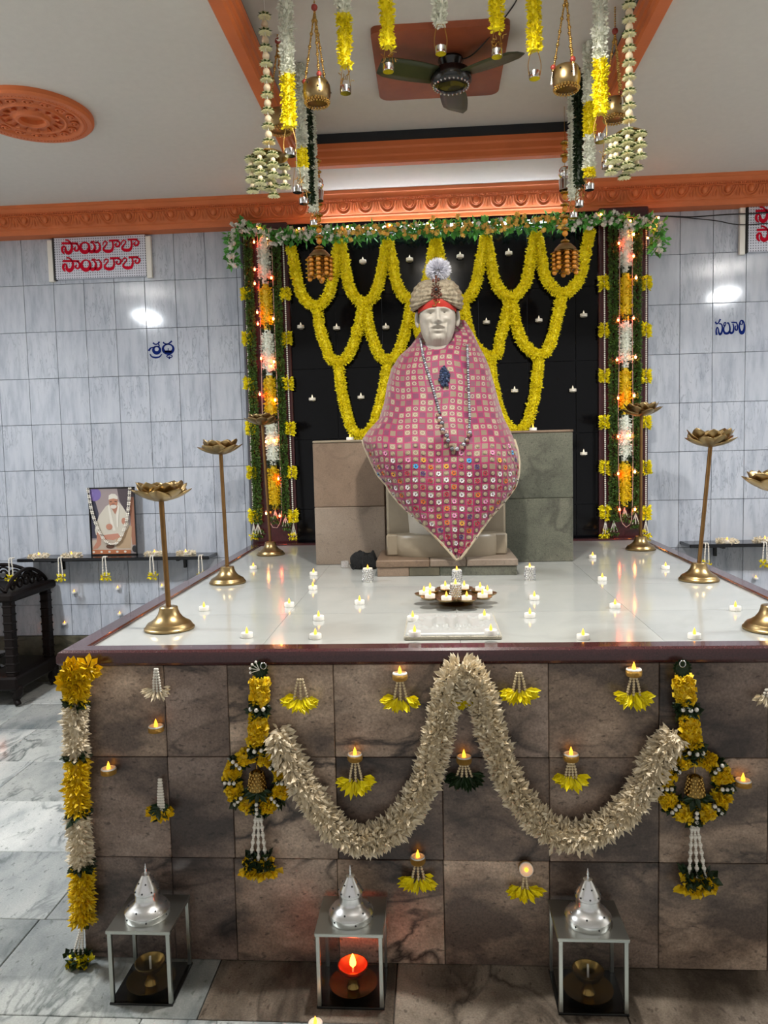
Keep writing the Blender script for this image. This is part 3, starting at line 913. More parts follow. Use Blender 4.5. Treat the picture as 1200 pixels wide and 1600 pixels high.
# ---- shawl: a draped sheet, silhouettes and forward bulge by height
sil = [  # photo row, left x, right x, depth of the ridge, depth of the sides, squareness
    (500, 668, 726, 3.80, 3.84), (520, 656, 739, 3.72, 3.83), (540, 642, 748, 3.66, 3.83), (556, 624, 757, 3.63, 3.83), (575, 612, 765, 3.60, 3.82), (600, 605, 772, 3.57, 3.82),
    (630, 600, 780, 3.54, 3.80), (655, 592, 788, 3.50, 3.78), (672, 576, 797, 3.475, 3.72), (686, 566, 803, 3.455, 3.68), (702, 571, 808, 3.44, 3.66), (722, 580, 811, 3.43, 3.64),
    (742, 590, 810, 3.425, 3.62), (758, 604, 806, 3.42, 3.59), (768, 609, 800, 3.42, 3.57), (786, 624, 786, 3.42, 3.53), (806, 645, 768, 3.42, 3.49), (826, 668, 753, 3.42, 3.46), (848, 690, 738, 3.421, 3.435), (864, 704, 726, 3.422, 3.425), (875, 713, 718, 3.422, 3.423)]
R_, K_ = 130, 84
ysamp = np.concatenate([np.linspace(500, 690, 70, endpoint=False), np.linspace(690, 875, 60)])
G = np.zeros((R_, K_ + 1, 3)); 
for i, y in enumerate(ysamp):
    xl, xr_, yc_, ysd = (px_row(sil, y, k) for k in (1, 2, 3, 4))
    for j in range(K_ + 1):
        s = -1 + 2 * j / K_
        pw = 2.4 if y < 690 else 3.0
        dep = yc_ + (ysd - yc_) * abs(s) ** pw
        # the knees push the cloth forward, the lap sinks between them
        knee = math.exp(-((y - 715) / 42) ** 2)
        dep -= knee * 0.028 * (math.exp(-((abs(s) - 0.5) / 0.28) ** 2) - 0.5 * math.exp(-(s / 0.2) ** 2))
        arm = math.exp(-((y - 640) / 55) ** 2)
        dep -= arm * 0.03 * math.exp(-((abs(s) - 0.78) / 0.14) ** 2)
        # small folds: at the elbows and from the knees down
        e1 = math.exp(-((y - 690) / 32) ** 2) * max(0, abs(s) - 0.7) / 0.3
        dep += e1 * 0.012 * math.sin(26 * s + y * 0.14)
        fall = min(max((y - 730) / 90, 0), 1)
        dep += fall * 0.006 * math.sin(9 * s * (1 + fall) + 0.6) * (1 - abs(s))
        dep += 0.005 * math.sin(y * 0.09 + 5 * s) * (1 - abs(s)) + 0.006 * math.sin(11 * s + 0.035 * y) * min(max((y - 540) / 40, 0), 1) * min(max((720 - y) / 60, 0), 1)
        # neck opening: the top rows fall back behind the beard
        if y < 556: dep += 0.085 * math.exp(-((s * (xr_ - xl) / 2 + (xl + xr_) / 2 - 688) / 26) ** 2) * (556 - y) / 56
        x = (xl + xr_) / 2 + (xr_ - xl) / 2 * math.sin(s * PI / 2 * 0.92) / math.sin(PI / 2 * 0.92)
        G[i, j] = P(x, y, Y=dep)
# texture coordinates: metres along the cloth, measured from the middle column down and from the middle outward
mid = K_ // 2
va = np.concatenate([[0], np.cumsum(np.linalg.norm(np.diff(G[:, mid], axis=0), axis=1))])
UV = np.zeros((R_, K_ + 1, 2))
UV[..., 1] = va[:, None]
for i in range(R_):
    seg = np.concatenate([[0], np.cumsum(np.linalg.norm(np.diff(G[i], axis=0), axis=1))]) * 0.93
    UV[i, :, 0] = seg - seg[mid] + (G[i, mid, 0] - CX)
up_ = np.clip((700 - ysamp) / 150, 0, 1)[:, None]
UV[..., 0] += up_ * 0.009 * np.sin(UV[..., 1] * 21 + UV[..., 0] * 9); UV[..., 1] += up_ * 0.010 * np.sin(UV[..., 0] * 17 + 1.0) + 0.003 * np.sin(UV[..., 0] * 40)
CELL = 0.0326
# material: squares outlined in magenta thread with little round mirrors
def shawl_mat():
    m = bpy.data.materials.new('pink mirror-work cloth'); m.use_nodes = True
    nt = m.node_tree; b = nt.nodes['Principled BSDF']; N = nt.nodes.new; Lk = nt.links.new
    uv = N('ShaderNodeUVMap'); sep = N('ShaderNodeSeparateXYZ'); Lk(uv.outputs[0], sep.inputs[0])
    def math_(op, a, c=None):
        n_ = N('ShaderNodeMath'); n_.operation = op
        for i_, q in enumerate((a, c)):
            if q is None: continue
            if isinstance(q, (int, float)): n_.inputs[i_].default_value = q
            else: Lk(q, n_.inputs[i_])
        return n_.outputs[0]
    fu = math_('DIVIDE', sep.outputs[0], CELL); fv = math_('DIVIDE', sep.outputs[1], CELL)
    iu = math_('FLOOR', fu); iv = math_('FLOOR', fv)
    cu = math_('ABSOLUTE', math_('SUBTRACT', math_('SUBTRACT', fu, iu), 0.5)); cv = math_('ABSOLUTE', math_('SUBTRACT', math_('SUBTRACT', fv, iv), 0.5))
    edge = math_('MAXIMUM', cu, cv)
    line = math_('GREATER_THAN', edge, 0.395)
    par = math_('MODULO', math_('ABSOLUTE', math_('ADD', iu, iv)), 2.0)
    par = math_('GREATER_THAN', par, 0.5)
    cmb = N('ShaderNodeCombineXYZ'); Lk(iu, cmb.inputs[0]); Lk(iv, cmb.inputs[1])
    wn = N('ShaderNodeTexWhiteNoise'); wn.noise_dimensions = '2D'; Lk(cmb.outputs[0], wn.inputs['Vector'])
    rnd = wn.outputs['Value']
    def mix(f, a, c):
        n_ = N('ShaderNodeMix'); n_.data_type = 'RGBA'
        Lk(f, n_.inputs['Factor'])
        for i_, q in ((6, a), (7, c)):
            if isinstance(q, str): n_.inputs[i_].default_value = C(q)
            else: Lk(q, n_.inputs[i_])
        return n_.outputs[2]
    cell = mix(rnd, '#661c44', '#7d5a58')
    cell2 = mix(math_('MULTIPLY', rnd, 1.0), '#766350', '#8b7b66')
    c = mix(par, cell, cell2)
    rr = math_('SQRT', math_('ADD', math_('MULTIPLY', cu, cu), math_('MULTIPLY', cv, cv)))
    ring = math_('MULTIPLY', math_('LESS_THAN', math_('ABSOLUTE', math_('SUBTRACT', rr, 0.25)), 0.05), math_('GREATER_THAN', rnd, 0.45))
    c = mix(ring, c, '#a89d84')
    c = mix(line, c, '#8f0b4b')
    fine = N('ShaderNodeTexNoise'); fine.inputs['Scale'].default_value = 260; Lk(uv.outputs[0], fine.inputs['Vector'])
    hs_ = N('ShaderNodeHueSaturation'); mr = N('ShaderNodeMapRange'); mr.inputs['To Min'].default_value = 0.72; mr.inputs['To Max'].default_value = 1.25
    Lk(fine.outputs['Fac'], mr.inputs['Value']); Lk(mr.outputs[0], hs_.inputs['Value']); Lk(c, hs_.inputs['Color'])
    Lk(hs_.outputs[0], b.inputs['Base Color'])
    b.inputs['Roughness'].default_value = 0.6; b.inputs['Sheen Weight'].default_value = 0.25
    bp = N('ShaderNodeBump'); bp.inputs['Strength'].default_value = 0.5; bp.inputs['Distance'].default_value = 0.004
    Lk(line, bp.inputs['Height']); Lk(bp.outputs[0], b.inputs['Normal'])
    return m
t = MB(); t.grid(G)
n0 = t.n
back = G + np.array([0, 0.004, 0])
t.grid(back)
shawl = t.build('shawl', shawl_mat(), st, smooth=180, uv=np.concatenate([UV.reshape(-1, 2), UV.reshape(-1, 2)]))
M['hem'] = mat('beige hem ribbon', '#b3a48a', 0.6)
t = MB()
i0 = int(np.argmin(abs(ysamp - 686)))
t.tube(np.concatenate([G[i0:, 0], G[:i0 - 1:-1, -1][1:]]) + np.array([0, -0.003, 0]), 0.007, 6)
t.build('hem', M['hem'], shawl, smooth=60)
# embroidered flowers on the lower cloth: one raised blossom every second square
fl = {'white': '#d6d2d4', 'pinkwhite': '#d58bb0', 'orange': '#c9621a', 'red': '#a9153d', 'violet': '#4a2766', 'blue': '#3d9fd6', 'yellow': '#d99c34', 'shine': '#978b6f'}
fmats = [mat('thread ' + k, v, 0.6) for k, v in fl.items()] + [mat('thread dark centre', '#40202c', 0.5)]
t = MB()
cells = {}
for i in range(R_ - 1):
    for j in range(2, K_ - 1):
        key = (math.floor(UV[i, j, 0] / CELL), math.floor(UV[i, j, 1] / CELL))
        du = UV[i, j] / CELL - np.array(key) - 0.5
        dd = float(du @ du)
        if key not in cells or dd < cells[key][0]: cells[key] = (dd, i, j, du)
for key, (dd, i, j, du) in sorted(cells.items()):
    y = ysamp[i]
    if dd > 0.12 or y < 688: continue
    ex = G[i, min(j + 1, K_)] - G[i, j - 1]; ez = G[min(i + 1, R_ - 1), j] - G[max(i - 1, 0), j]
    ex, ez = nrm(ex), nrm(ez)
    nn = nrm(np.cross(ex, ez)); nn = nn if nn[1] < 0 else -nn
    p = G[i, j] - (ex * du[0] + ez * du[1]) * CELL + nn * 0.003
    odd = (key[0] + key[1]) % 2
    h_ = (key[0] * 7349 + key[1] * 9151) % 97
    dens = min((y - 684) / 60, 1.0)
    if odd == 0:
        t.lathe([(0.0, 0.002), (0.004, 0.002), (0.0055, 0.0005), (0.0075, 0.002), (0.009, 0.0)], 10, p, 7, axis=nn)
        continue
    if h_ / 97 > dens: continue
    ci = [0, 0, 0, 1, 2, 3, 6, 0, 1, 3, 2, 4][h_ % 12]
    if h_ in (13, 60): ci = 5
    for k in range(7):
        a = 2 * PI * k / 7
        q = ex * math.cos(a) + ez * math.sin(a)
        t.petals((p + q * 0.002)[None], q[None] + nn[None] * 0.12, nn[None], 0.0105, 0.0085, 0.2, ci, 0.65)
    t.ball(p + nn * 0.002, 0.003, 6, 4, 8)
stuff(t.build('embroidered_flowers', fmats, shawl))

# ---- necklace and pendant on the statue
def on_shawl(px_, py_, off=0.012):
    best = None
    i = int(np.argmin(abs(ysamp - py_)))
    row = G[i]
    c_ = [np.array(ROT.T @ (q - EYE)) for q in row]
    xs_ = np.array([600 + F * q[0] / q[2] for q in c_])
    d_ = np.interp(px_, xs_, row[:, 1])
    return P(px_, py_, Y=d_ - off)
nk = empty('bead_necklace', on_shawl(688, 700), 'long silver and stone bead necklace hanging on the pink shawl', 'necklace')
M['silverbead'] = mat('silver beads', '#a3a3aa', 0.25, 0.85, isl=0.7)
M['stonebead'] = mat('brown stone beads', '#8a6a58', 0.4, isl=0.5)
left_ = [(657, 530), (661, 555), (668, 580), (676, 605), (683, 630), (687, 645)]
right_ = [(730, 540), (731, 570), (732, 600), (733, 630), (734, 655), (733, 668)]
for pth in (left_, right_):
    t = MB()
    t.beads(smoothp([on_shawl(*q) for q in pth]), 0.0075, 0.0125, n=7, m=5)
    t.build('silver_strand', M['silverbead'], nk, smooth=60)
t = MB()
for pth in ([(687, 648), (691, 670), (696, 687), (705, 699), (714, 703), (723, 698), (730, 685), (733, 672)],):
    for k, q in enumerate(resample(smoothp([on_shawl(*w_, off=0.016) for w_ in pth]), 0.0165)):
        t.ball(q + rng.normal(0, 0.004, 3) * np.array([1, 0.3, 1]), 0.0115 if k % 2 else 0.009, 8, 6, k % 2)
t.build('stone_strand', [M['stonebead'], M['silverbead']], nk, smooth=60)
pd = empty('shawl_brooch', on_shawl(694, 590), 'dark blue jewelled drop brooch pinned on the chest of the shawl', 'brooch')
M['bluejewel'] = mat('dark blue stones', '#20304f', 0.15, 0.4, isl=0.5, coat=0.6)
t = MB()
for i in range(80):
    v_ = rng.random(); w_ = math.sin(PI * min(0.06 + 0.8 * v_, 1))
    q = on_shawl(694 + rng.uniform(-8.5, 8.5) * w_, 574 + 30 * v_, off=0.012)
    t.ball(q, 0.0055 + 0.003 * rng.random(), 6, 4)
t.build('stone_cluster', M['bluejewel'], pd, smooth=60)
t = MB(); t.tube([on_shawl(694, 572, 0.004), on_shawl(695, 604, 0.004)], 0.006, 6)
t.build('pin', M['bluejewel'], pd, smooth=60)

# ================================================================== yellow swags on the black wall
def swag(name, label, pts, Y, r, L, W, dens, mats='yellow', group=None, cat='garland', seed=0):
    path = smoothp([P(x, y, Y=Y) for x, y in pts])
    root = empty(name, path[0], label, cat, group)
    t = MB(); fluff(t, path, r, L, W, dens, 0.15, wall=(0, -1, 0), jit=0.45, cup=0.25)
    stuff(t.build('petals', M[mats], root))
    t = MB(); t.tube(resample(path, 0.03), r * 1.05, 8); t.build('core_rope', M[mats], root, smooth=180)
    return root

YS = YBK - 0.055
g_ = 'yellow flower swags on the black wall'
row1 = [(454, 385), (531, 376), (606, 376), (681, 374), (759, 369), (838, 363), (922, 360)]
bot1 = [(493, 478), (569, 472), (645, 470), (722, 468), (798, 464), (880, 458)]
ordn = ['first', 'second', 'third', 'fourth', 'fifth', 'sixth']
for i in range(6):
    a, c, m = row1[i], row1[i + 1], bot1[i]
    pts = [a, (a[0] + 7, a[1] + 34), (a[0] + 14, m[1] - 26), (m[0] - 12, m[1] - 5), m, (m[0] + 12, m[1] - 5), (c[0] - 15, m[1] - 26), (c[0] - 7, c[1] + 34), c]
    swag('flower_swag', f'yellow flower swag in the top row on the black wall, {ordn[i]} from the left', pts, YS, 0.0175, 0.0185, 0.0095, 3300, group=g_)
bot2 = [(528, 565), (606, 562), (683, 560), (766, 557), (842, 554)]
for i in range(5):
    a, c, m = bot1[i], bot1[i + 1], bot2[i]
    a = (a[0] + 2, a[1] + 6); c = (c[0] - 2, c[1] + 6)
    pts = [a, (a[0] + 6, a[1] + 34), (a[0] + 14, m[1] - 24), (m[0] - 12, m[1] - 5), m, (m[0] + 12, m[1] - 5), (c[0] - 15, m[1] - 26), (c[0] - 7, c[1] + 32), c]
    swag('flower_swag', f'yellow flower swag in the second row, {ordn[i]} from the left', pts, YS - 0.01, 0.0175, 0.0185, 0.0095, 3300, group=g_)
swag('flower_swag', 'long yellow flower swag dropping to the beige slab left of the statue',
     [(529, 570), (532, 600), (540, 640), (551, 672), (566, 680), (582, 668), (594, 630), (601, 600), (605, 568)], YS, 0.0175, 0.0185, 0.0095, 3300, group=g_)
swag('flower_swag', 'long yellow flower swag dropping to the grey slab right of the statue',
     [(767, 562), (769, 590), (776, 625), (788, 658), (806, 674), (822, 664), (833, 630), (838, 600), (842, 560)], YS, 0.0175, 0.0185, 0.0095, 3300, group=g_)

# ================================================================== pilaster garlands and fairy lights
def vpath(px0, py0, px1, py1, Y, n=24):
    return np.array([P(px0 + (px1 - px0) * k / n, py0 + (py1 - py0) * k / n, Y=Y) for k in range(n + 1)])

def cut(path, a, b):
    n = len(path) - 1
    return np.array([path[0] + (path[-1] - path[0]) * s for s in np.linspace(a, b, max(int((b - a) * n * 2), 4))])

def pilaster(side, xs_top, xs_bot, ytop, ybot):
    where = 'left' if side == 'L' else 'right'
    # 0 outer beads, 1 green, 2 middle, 3 green, 4 beads (left to right in the photo)
    for k in (1, 3):
        pth = vpath(xs_top[k], ytop + 4, xs_bot[k], ybot - (20 if k == 1 else 32), YPI - 0.03)
        r = empty('leaf_garland', pth[0], f'hanging green leaf garland on the {where} maroon pilaster, {"left" if k == 1 else "right"} of its white and yellow garland', 'garland', 'green garlands on the pilasters')
        t = MB(); fluff(t, pth, 0.012, 0.02, 0.0105, 2300, 0.2, wall=(0, -1, 0), jit=0.6)
        stuff(t.build('leaves', M['green'], r))
        t = MB()
        for q in range(3):
            d_ = np.array([(q - 1) * 0.02, -0.005, -0.065])
            t.beads(np.array([pth[-1], pth[-1] + d_]), 0.0035, 0.007)
        t.build('bead_strings', M['bead'], r)
        t = MB(); fluff(t, np.array([pth[-1] + np.array([-0.03, -0.005, -0.07]), pth[-1] + np.array([0.03, -0.005, -0.07])]), 0.006, 0.026, 0.014, 600, 0, wall=(0, -1, 0))
        stuff(t.build('leaf_tassel', M['green'], r))
    pth = vpath(xs_top[2], ytop, xs_bot[2], ybot - 42, YPI - 0.035)
    r = empty('segmented_garland', pth[0], f'white and yellow banded flower garland down the {where} maroon pilaster', 'garland', 'banded garlands on the pilasters')
    n = 6
    for k in range(n):
        a, b_ = k / n, (k + 1) / n
        w = k % 2 == 0
        t = MB(); fluff(t, cut(pth, a + 0.012, b_ - 0.02), 0.022, 0.018, 0.009, 2600, 0.1, wall=(0, -1, 0), jit=0.4)
        t.tube(cut(pth, a, b_), 0.022, 8)
        stuff(t.build('white_band' if w else 'yellow_band', M['pale'] if w else M['yellow2'], r))
        t = MB(); fluff(t, cut(pth, b_ - 0.02, b_ + 0.006), 0.022, 0.022, 0.012, 1800, 0, wall=(0, -1, 0))
        stuff(t.build('leaf_band', M['leaf'], r))
    t = MB()
    for q in range(3):
        t.beads(np.array([pth[-1], pth[-1] + np.array([(q - 1) * 0.015, -0.005, -0.06])]), 0.0035, 0.007)
    t.build('bead_strings', M['bead'], r)
    t = MB(); fluff(t, np.array([pth[-1] + np.array([-0.025, -0.01, -0.07]), pth[-1] + np.array([0.025, -0.01, -0.07])]), 0.006, 0.026, 0.014, 700, 0, wall=(0, -1, 0))
    stuff(t.build('leaf_tassel', M['green'], r))
    for k in (0, 4):
        pth = vpath(xs_top[k], ytop - 2, xs_bot[k], ybot, YPI - 0.02)
        r = empty('bead_string', pth[0], f'white bead string with yellow flower balls on the {"outer" if (k == 0) == (side == "L") else "inner"} edge of the {where} pilaster', 'bead string', 'bead strings on the pilasters')
        t = MB(); t.beads(cut(pth, 0, 0.955), 0.0058, 0.0128, n=7, m=5)
        t.build('bead_strand', M['bead'], r, smooth=60)
        for q in range(6):
            s = 0.185 + q * 0.149
            if s > 0.95: continue
            t = MB(); fluff(t, cut(pth, s - 0.02, s + 0.02), 0.012, 0.024, 0.014, 2600, 0, wall=(0, -1, 0))
            stuff(t.build('flower_ball', M['yellow'], r))
        e_ = pth[-1]
        t = MB()
        for q in range(3): t.beads(np.array([cut(pth, 0.955, 0.96)[0], e_ + np.array([(q - 1) * 0.016, 0, 0])]), 0.004, 0.009)
        t.build('bead_fringe', M['bead'], r, smooth=60)
        t = MB(); fluff(t, np.array([e_ + np.array([-0.025, 0, 0]), e_ + np.array([0.025, 0, 0])]), 0.006, 0.024, 0.014, 700, 0, wall=(0, -1, 0))
        stuff(t.build('flower_fringe', M['yellow'], r))

pilaster('L', [381, 387, 411, 430, 442], [397, 403, 430, 446, 459], 372, 838)
pilaster('R', [944, 958, 978, 996, 1010], [946, 959, 976, 993, 1009], 352, 834)

def fairy(side, x0t, x1t, x0b, x1b, y0, y1, bulbs):
    where = 'left' if side == 'L' else 'right'
    Yl = YPI - 0.045
    pa = [(x0t, y0), ((x0t * 2 + x0b) / 3, (2 * y0 + y1) / 3), ((x0t + 2 * x0b) / 3 - 2, (y0 + 2 * y1) / 3), (x0b, y1 - 30), ((x0b + x1b) / 2 - 4, y1), ((x0b + x1b) / 2 + 6, y1), (x1b, y1 - 30),
          ((x1t + 2 * x1b) / 3 + 1, (y0 + 2 * y1) / 3), ((x1t * 2 + x1b) / 3, (2 * y0 + y1) / 3), (x1t, y0)]
    pth = smoothp([P(x, y, Y=Yl) for x, y in pa])
    r = empty('fairy_lights', pth[0], f'string of glowing warm fairy lights looped down the {where} pilaster', 'fairy lights', 'fairy lights on the pilasters')
    t = MB(); t.tube(resample(pth, 0.03), 0.0022, 5); t.build('wire', M['wire'], r)
    for i, (x, y, red) in enumerate(bulbs):
        p = P(x, y, Y=Yl - 0.012)
        t = MB(); t.ball(p, 0.0065, 8, 6, sc=(1, 1, 1.4)); t.lathe([(0.005, 0.006), (0.005, 0.016), (0.003, 0.018)], 8, p, 1)
        t.build('bulb', [M['bulbred'] if red else M['bulb'], M['wire']], r)

fairy('L', 402, 424, 418, 440, 366, 822, [(398, 421, 1), (398, 443, 1), (424, 434, 1), (402, 488, 1), (427, 498, 0), (403, 506, 1), (428, 565, 0), (406, 616, 1), (430, 625, 0), (424, 572, 1),
      (416, 690, 0), (429, 688, 0), (435, 748, 1), (416, 802, 0), (437, 806, 1), (397, 378, 1), (418, 372, 0), (408, 560, 1)])
fairy('R', 968, 988, 968, 988, 350, 820, [(967, 380, 1), (990, 366, 0), (994, 434, 0), (966, 500, 1), (990, 497, 1), (964, 562, 1), (993, 558, 0), (966, 622, 1), (991, 618, 0), (966, 682, 1),
      (984, 680, 0), (966, 740, 1), (992, 737, 0), (968, 796, 1), (992, 796, 0), (990, 400, 1)])

# ================================================================== green vine with roses along the top
def vine(pts, name, label, dens=520, Y=YPI - 0.05, yellow=lambda x: False):
    path = smoothp([P(x, y, Y=Y) for x, y in pts])
    r = empty(name, path[0], label, 'garland')
    t = MB(); t.tube(resample(path, 0.03), 0.004, 5); t.build('stem', M['vine'], r)
    t = MB(); fluff(t, path, 0.012, 0.045, 0.026, dens, 0.2, wall=(0, -1, 0), jit=0.8, rjit=1.0); stuff(t.build('leaves', M['vine'], r))
    t = MB()
    for q in resample(path, 0.021):
        for k in range(2):
            p = q + np.array([rng.normal(0, 0.008), -abs(rng.normal(0.018, 0.01)), rng.normal(0, 0.022)])
            y_ = yellow(p[0])
            mi = 1 if y_ and rng.random() < 0.85 else 0
            rr = 0.015 + 0.004 * rng.random()
            t.ball(p, rr * 0.7, 6, 5, mi)
            n = 8; q2 = nrm(rng.normal(0, 1, (n, 3)) + np.array([0, -0.8, 0.3]))
            t.petals(p + q2 * rr * 0.4, q2, rng.normal(0, 1, (n, 3)), rr * 0.8, rr * 1.1, 0.4, mi, 0.6)
    stuff(t.build('rosebuds', [M['white'], mat('apricot rosebuds', '#ffd26a', 0.5, isl=0.25)], r))
    return r
ycol = lambda x: P(520, 360, Y=YPI)[0] < x < P(880, 350, Y=YPI)[0]
vine([(367, 362), (382, 356), (400, 362), (425, 370), (450, 370), (480, 370), (520, 366), (600, 362), (680, 358), (760, 354), (840, 350), (900, 347), (935, 344), (962, 342), (985, 350), (1003, 350), (1020, 346)],
     'rose_vine', 'green vine with white and apricot roses strung along the altar top', yellow=ycol)
vine([(366, 364), (363, 380), (362, 400), (364, 416)], 'rose_vine', 'short end of white rose vine hanging left of the left pilaster', 480)
vine([(1028, 348), (1030, 365), (1028, 380), (1027, 392)], 'rose_vine', 'short end of white rose vine hanging right of the right pilaster', 480)
# small bulbs above the vine
t0 = empty('fairy_lights', P(700, 345, Y=YPI - 0.05), 'fairy lights strung along the rose vine under the cornice', 'fairy lights')
Yl = YPI - 0.055
pth = smoothp([P(x, y, Y=Yl) for x, y in ((372, 362), (405, 356), (470, 362), (545, 357), (610, 355), (700, 350), (800, 346), (870, 344), (940, 338), (1000, 340), (1030, 338))])
t = MB(); t.tube(resample(pth, 0.03), 0.002, 5); t.build('wire', M['wire'], t0)
for x, y in ((405, 358), (467, 357), (543, 354), (609, 352), (668, 349), (939, 335), (1029, 340), (412, 372), (985, 345), (1020, 352), (1012, 372)):
    t = MB(); t.ball(P(x, y, Y=Yl - 0.02), 0.006, 8, 6); t.build('bulb', M['bulb'], t0)

# ================================================================== tealights
def tea_proto(name, lit, band=False):
    r = empty(name, (0, 0, 0))
    t = MB()
    t.lathe([(0.0175, 0), (0.0188, 0.001), (0.0188, 0.0145), (0.0178, 0.0158), (0.0155, 0.0158), (0.0145, 0.0138), (0.0, 0.0132)], 20)
    t.build('cup', M['candle'] if lit else M['candleunlit'], r, smooth=40)
    t = MB()
    t.lathe([(0.0042, 0.0128), (0.0048, 0.0165), (0.0045, 0.020), (0.0034, 0.0245), (0.0018, 0.029), (0.0006, 0.0325), (0, 0.0335)], 10)
    t.build('flame', M['flame'] if lit else M['flameoff'], r, smooth=60)
    if band:
        t = MB(); t.lathe([(0.0192, 0.0005), (0.0196, 0.001), (0.0196, 0.0125), (0.0192, 0.013)], 24, caps=False)
        t.build('gold_band', M['glitter'], r, smooth=40)
    return r

protos = {k: tea_proto('led_tealight', *k) for k in ((True, False), (False, False), (True, True))}
used = set()
def tealight(loc, label, group=None, lit=True, band=False, rot=None, s=1.0):
    k = (lit, band); p = protos[k]
    if k in used: o = copy_tree(p, loc)
    else:
        used.add(k); o = p; o.location = tuple(float(x) for x in loc)
    o['label'] = label; o['category'] = 'candle'
    if group: o['group'] = group
    o.rotation_euler = rot if rot else (0, 0, rng.uniform(0, 6))
    o.scale = (s, s, s)
    return o

gp = 'lit tealights standing on the altar top'
for x, y, lb in ((319, 954, 'lit tealight on the altar top, right of the shortest left lotus stand'),
                 (386, 996, 'lit tealight at the front edge of the altar top, nearest the shortest left lotus stand'),
                 (396, 889, 'lit tealight on the altar top between the middle and tallest left lotus stands'),
                 (452, 948, 'lit tealight on the altar top, second of the row left of the plate'),
                 (490, 899, 'lit tealight behind another one, left of the black pouch'),
                 (489, 921, 'lit tealight in front of another one, left of the clear glass holder'),
                 (562, 944, 'lit tealight alone between the lotus plate and the left tealights'),
                 (498, 969, 'lit tealight behind the front one, left of the marble footprint slab'),
                 (493, 998, 'lit tealight on the front edge left of the marble footprint slab'),
                 (828, 965, 'lit tealight right of the marble footprint slab'),
                 (835, 937, 'lit tealight right of the lotus plate, in front of the glass holder'),
                 (911, 999, 'lit tealight on the front edge of the altar top, second from the right'),
                 (926, 872, 'lit tealight beside the grey slab, left of the tallest right lotus stand'),
                 (941, 907, 'lit tealight in front of the one beside the grey slab'),
                 (961, 950, 'lit tealight left of the middle right lotus stand, over the fairy light reflections'),
                 (1040, 889, 'lit tealight between the tallest and middle right lotus stands'),
                 (1149, 954, 'lit tealight left of the cropped lotus stand at the right edge'),
                 (1085, 998, 'rightmost lit tealight on the front edge of the altar top'),
                 (990, 856, 'lit tealight half hidden behind the tallest right lotus stand')):
    tealight(P(x, y, Z=ZP), lb, gp)
for x, y, lb in ((547, 690, 'unlit tealight on top of the beige slab'), (833, 680, 'unlit tealight on top of the grey slab')):
    z = ZP + (0.63 if x < 700 else 0.655) + 0.012
    tealight(P(x, y, Y=3.92) * np.array([1, 1, 0]) + np.array([0, 0, z]), lb, 'tealights on the slabs', lit=True)
# on the black wall, each on a little bracket
gw = 'tealights fixed to the black wall'
wl = [(567, 411, 'second gap of the top swags'), (640, 408, 'third gap of the top swags'), (719, 403, 'fourth gap of the top swags, right of the plume'), (795, 398, 'fifth gap of the top swags'),
      (470, 513, 'outer left, below the first top swag'), (526, 515, 'inside the first second-row swag'), (603, 514, 'inside the second second-row swag'), (760, 506, 'inside the fourth second-row swag'),
      (842, 503, 'inside the fifth second-row swag'), (912, 495, 'outer right, below the last top swag'), (488, 626, 'lower left, near the left pilaster'), (564, 623, 'inside the long left swag'),
      (804, 613, 'inside the long right swag'), (895, 612, 'lower right, near the right pilaster'), (912, 711, 'lowest one, beside the grey slab')]
for x, y, d in wl:
    p = P(x, y, Y=YBK - 0.021)
    o = tealight(p, 'ivory tealight on the black wall, ' + d, gw, lit=False, s=1.18)
    t = MB(); t.bbox((p[0] - 0.012, p[1] - 0.01, p[2] - 0.004), (p[0] + 0.012, YBK, p[2]), 0.001)
    bo = t.build('wall_bracket', M['candleunlit']); bo.parent = o
    bo.data.transform(Matrix.Translation((-p[0], -p[1], -p[2]))); bo.scale = (1 / 1.18,) * 3
    o.rotation_euler = (0, 0, 0)

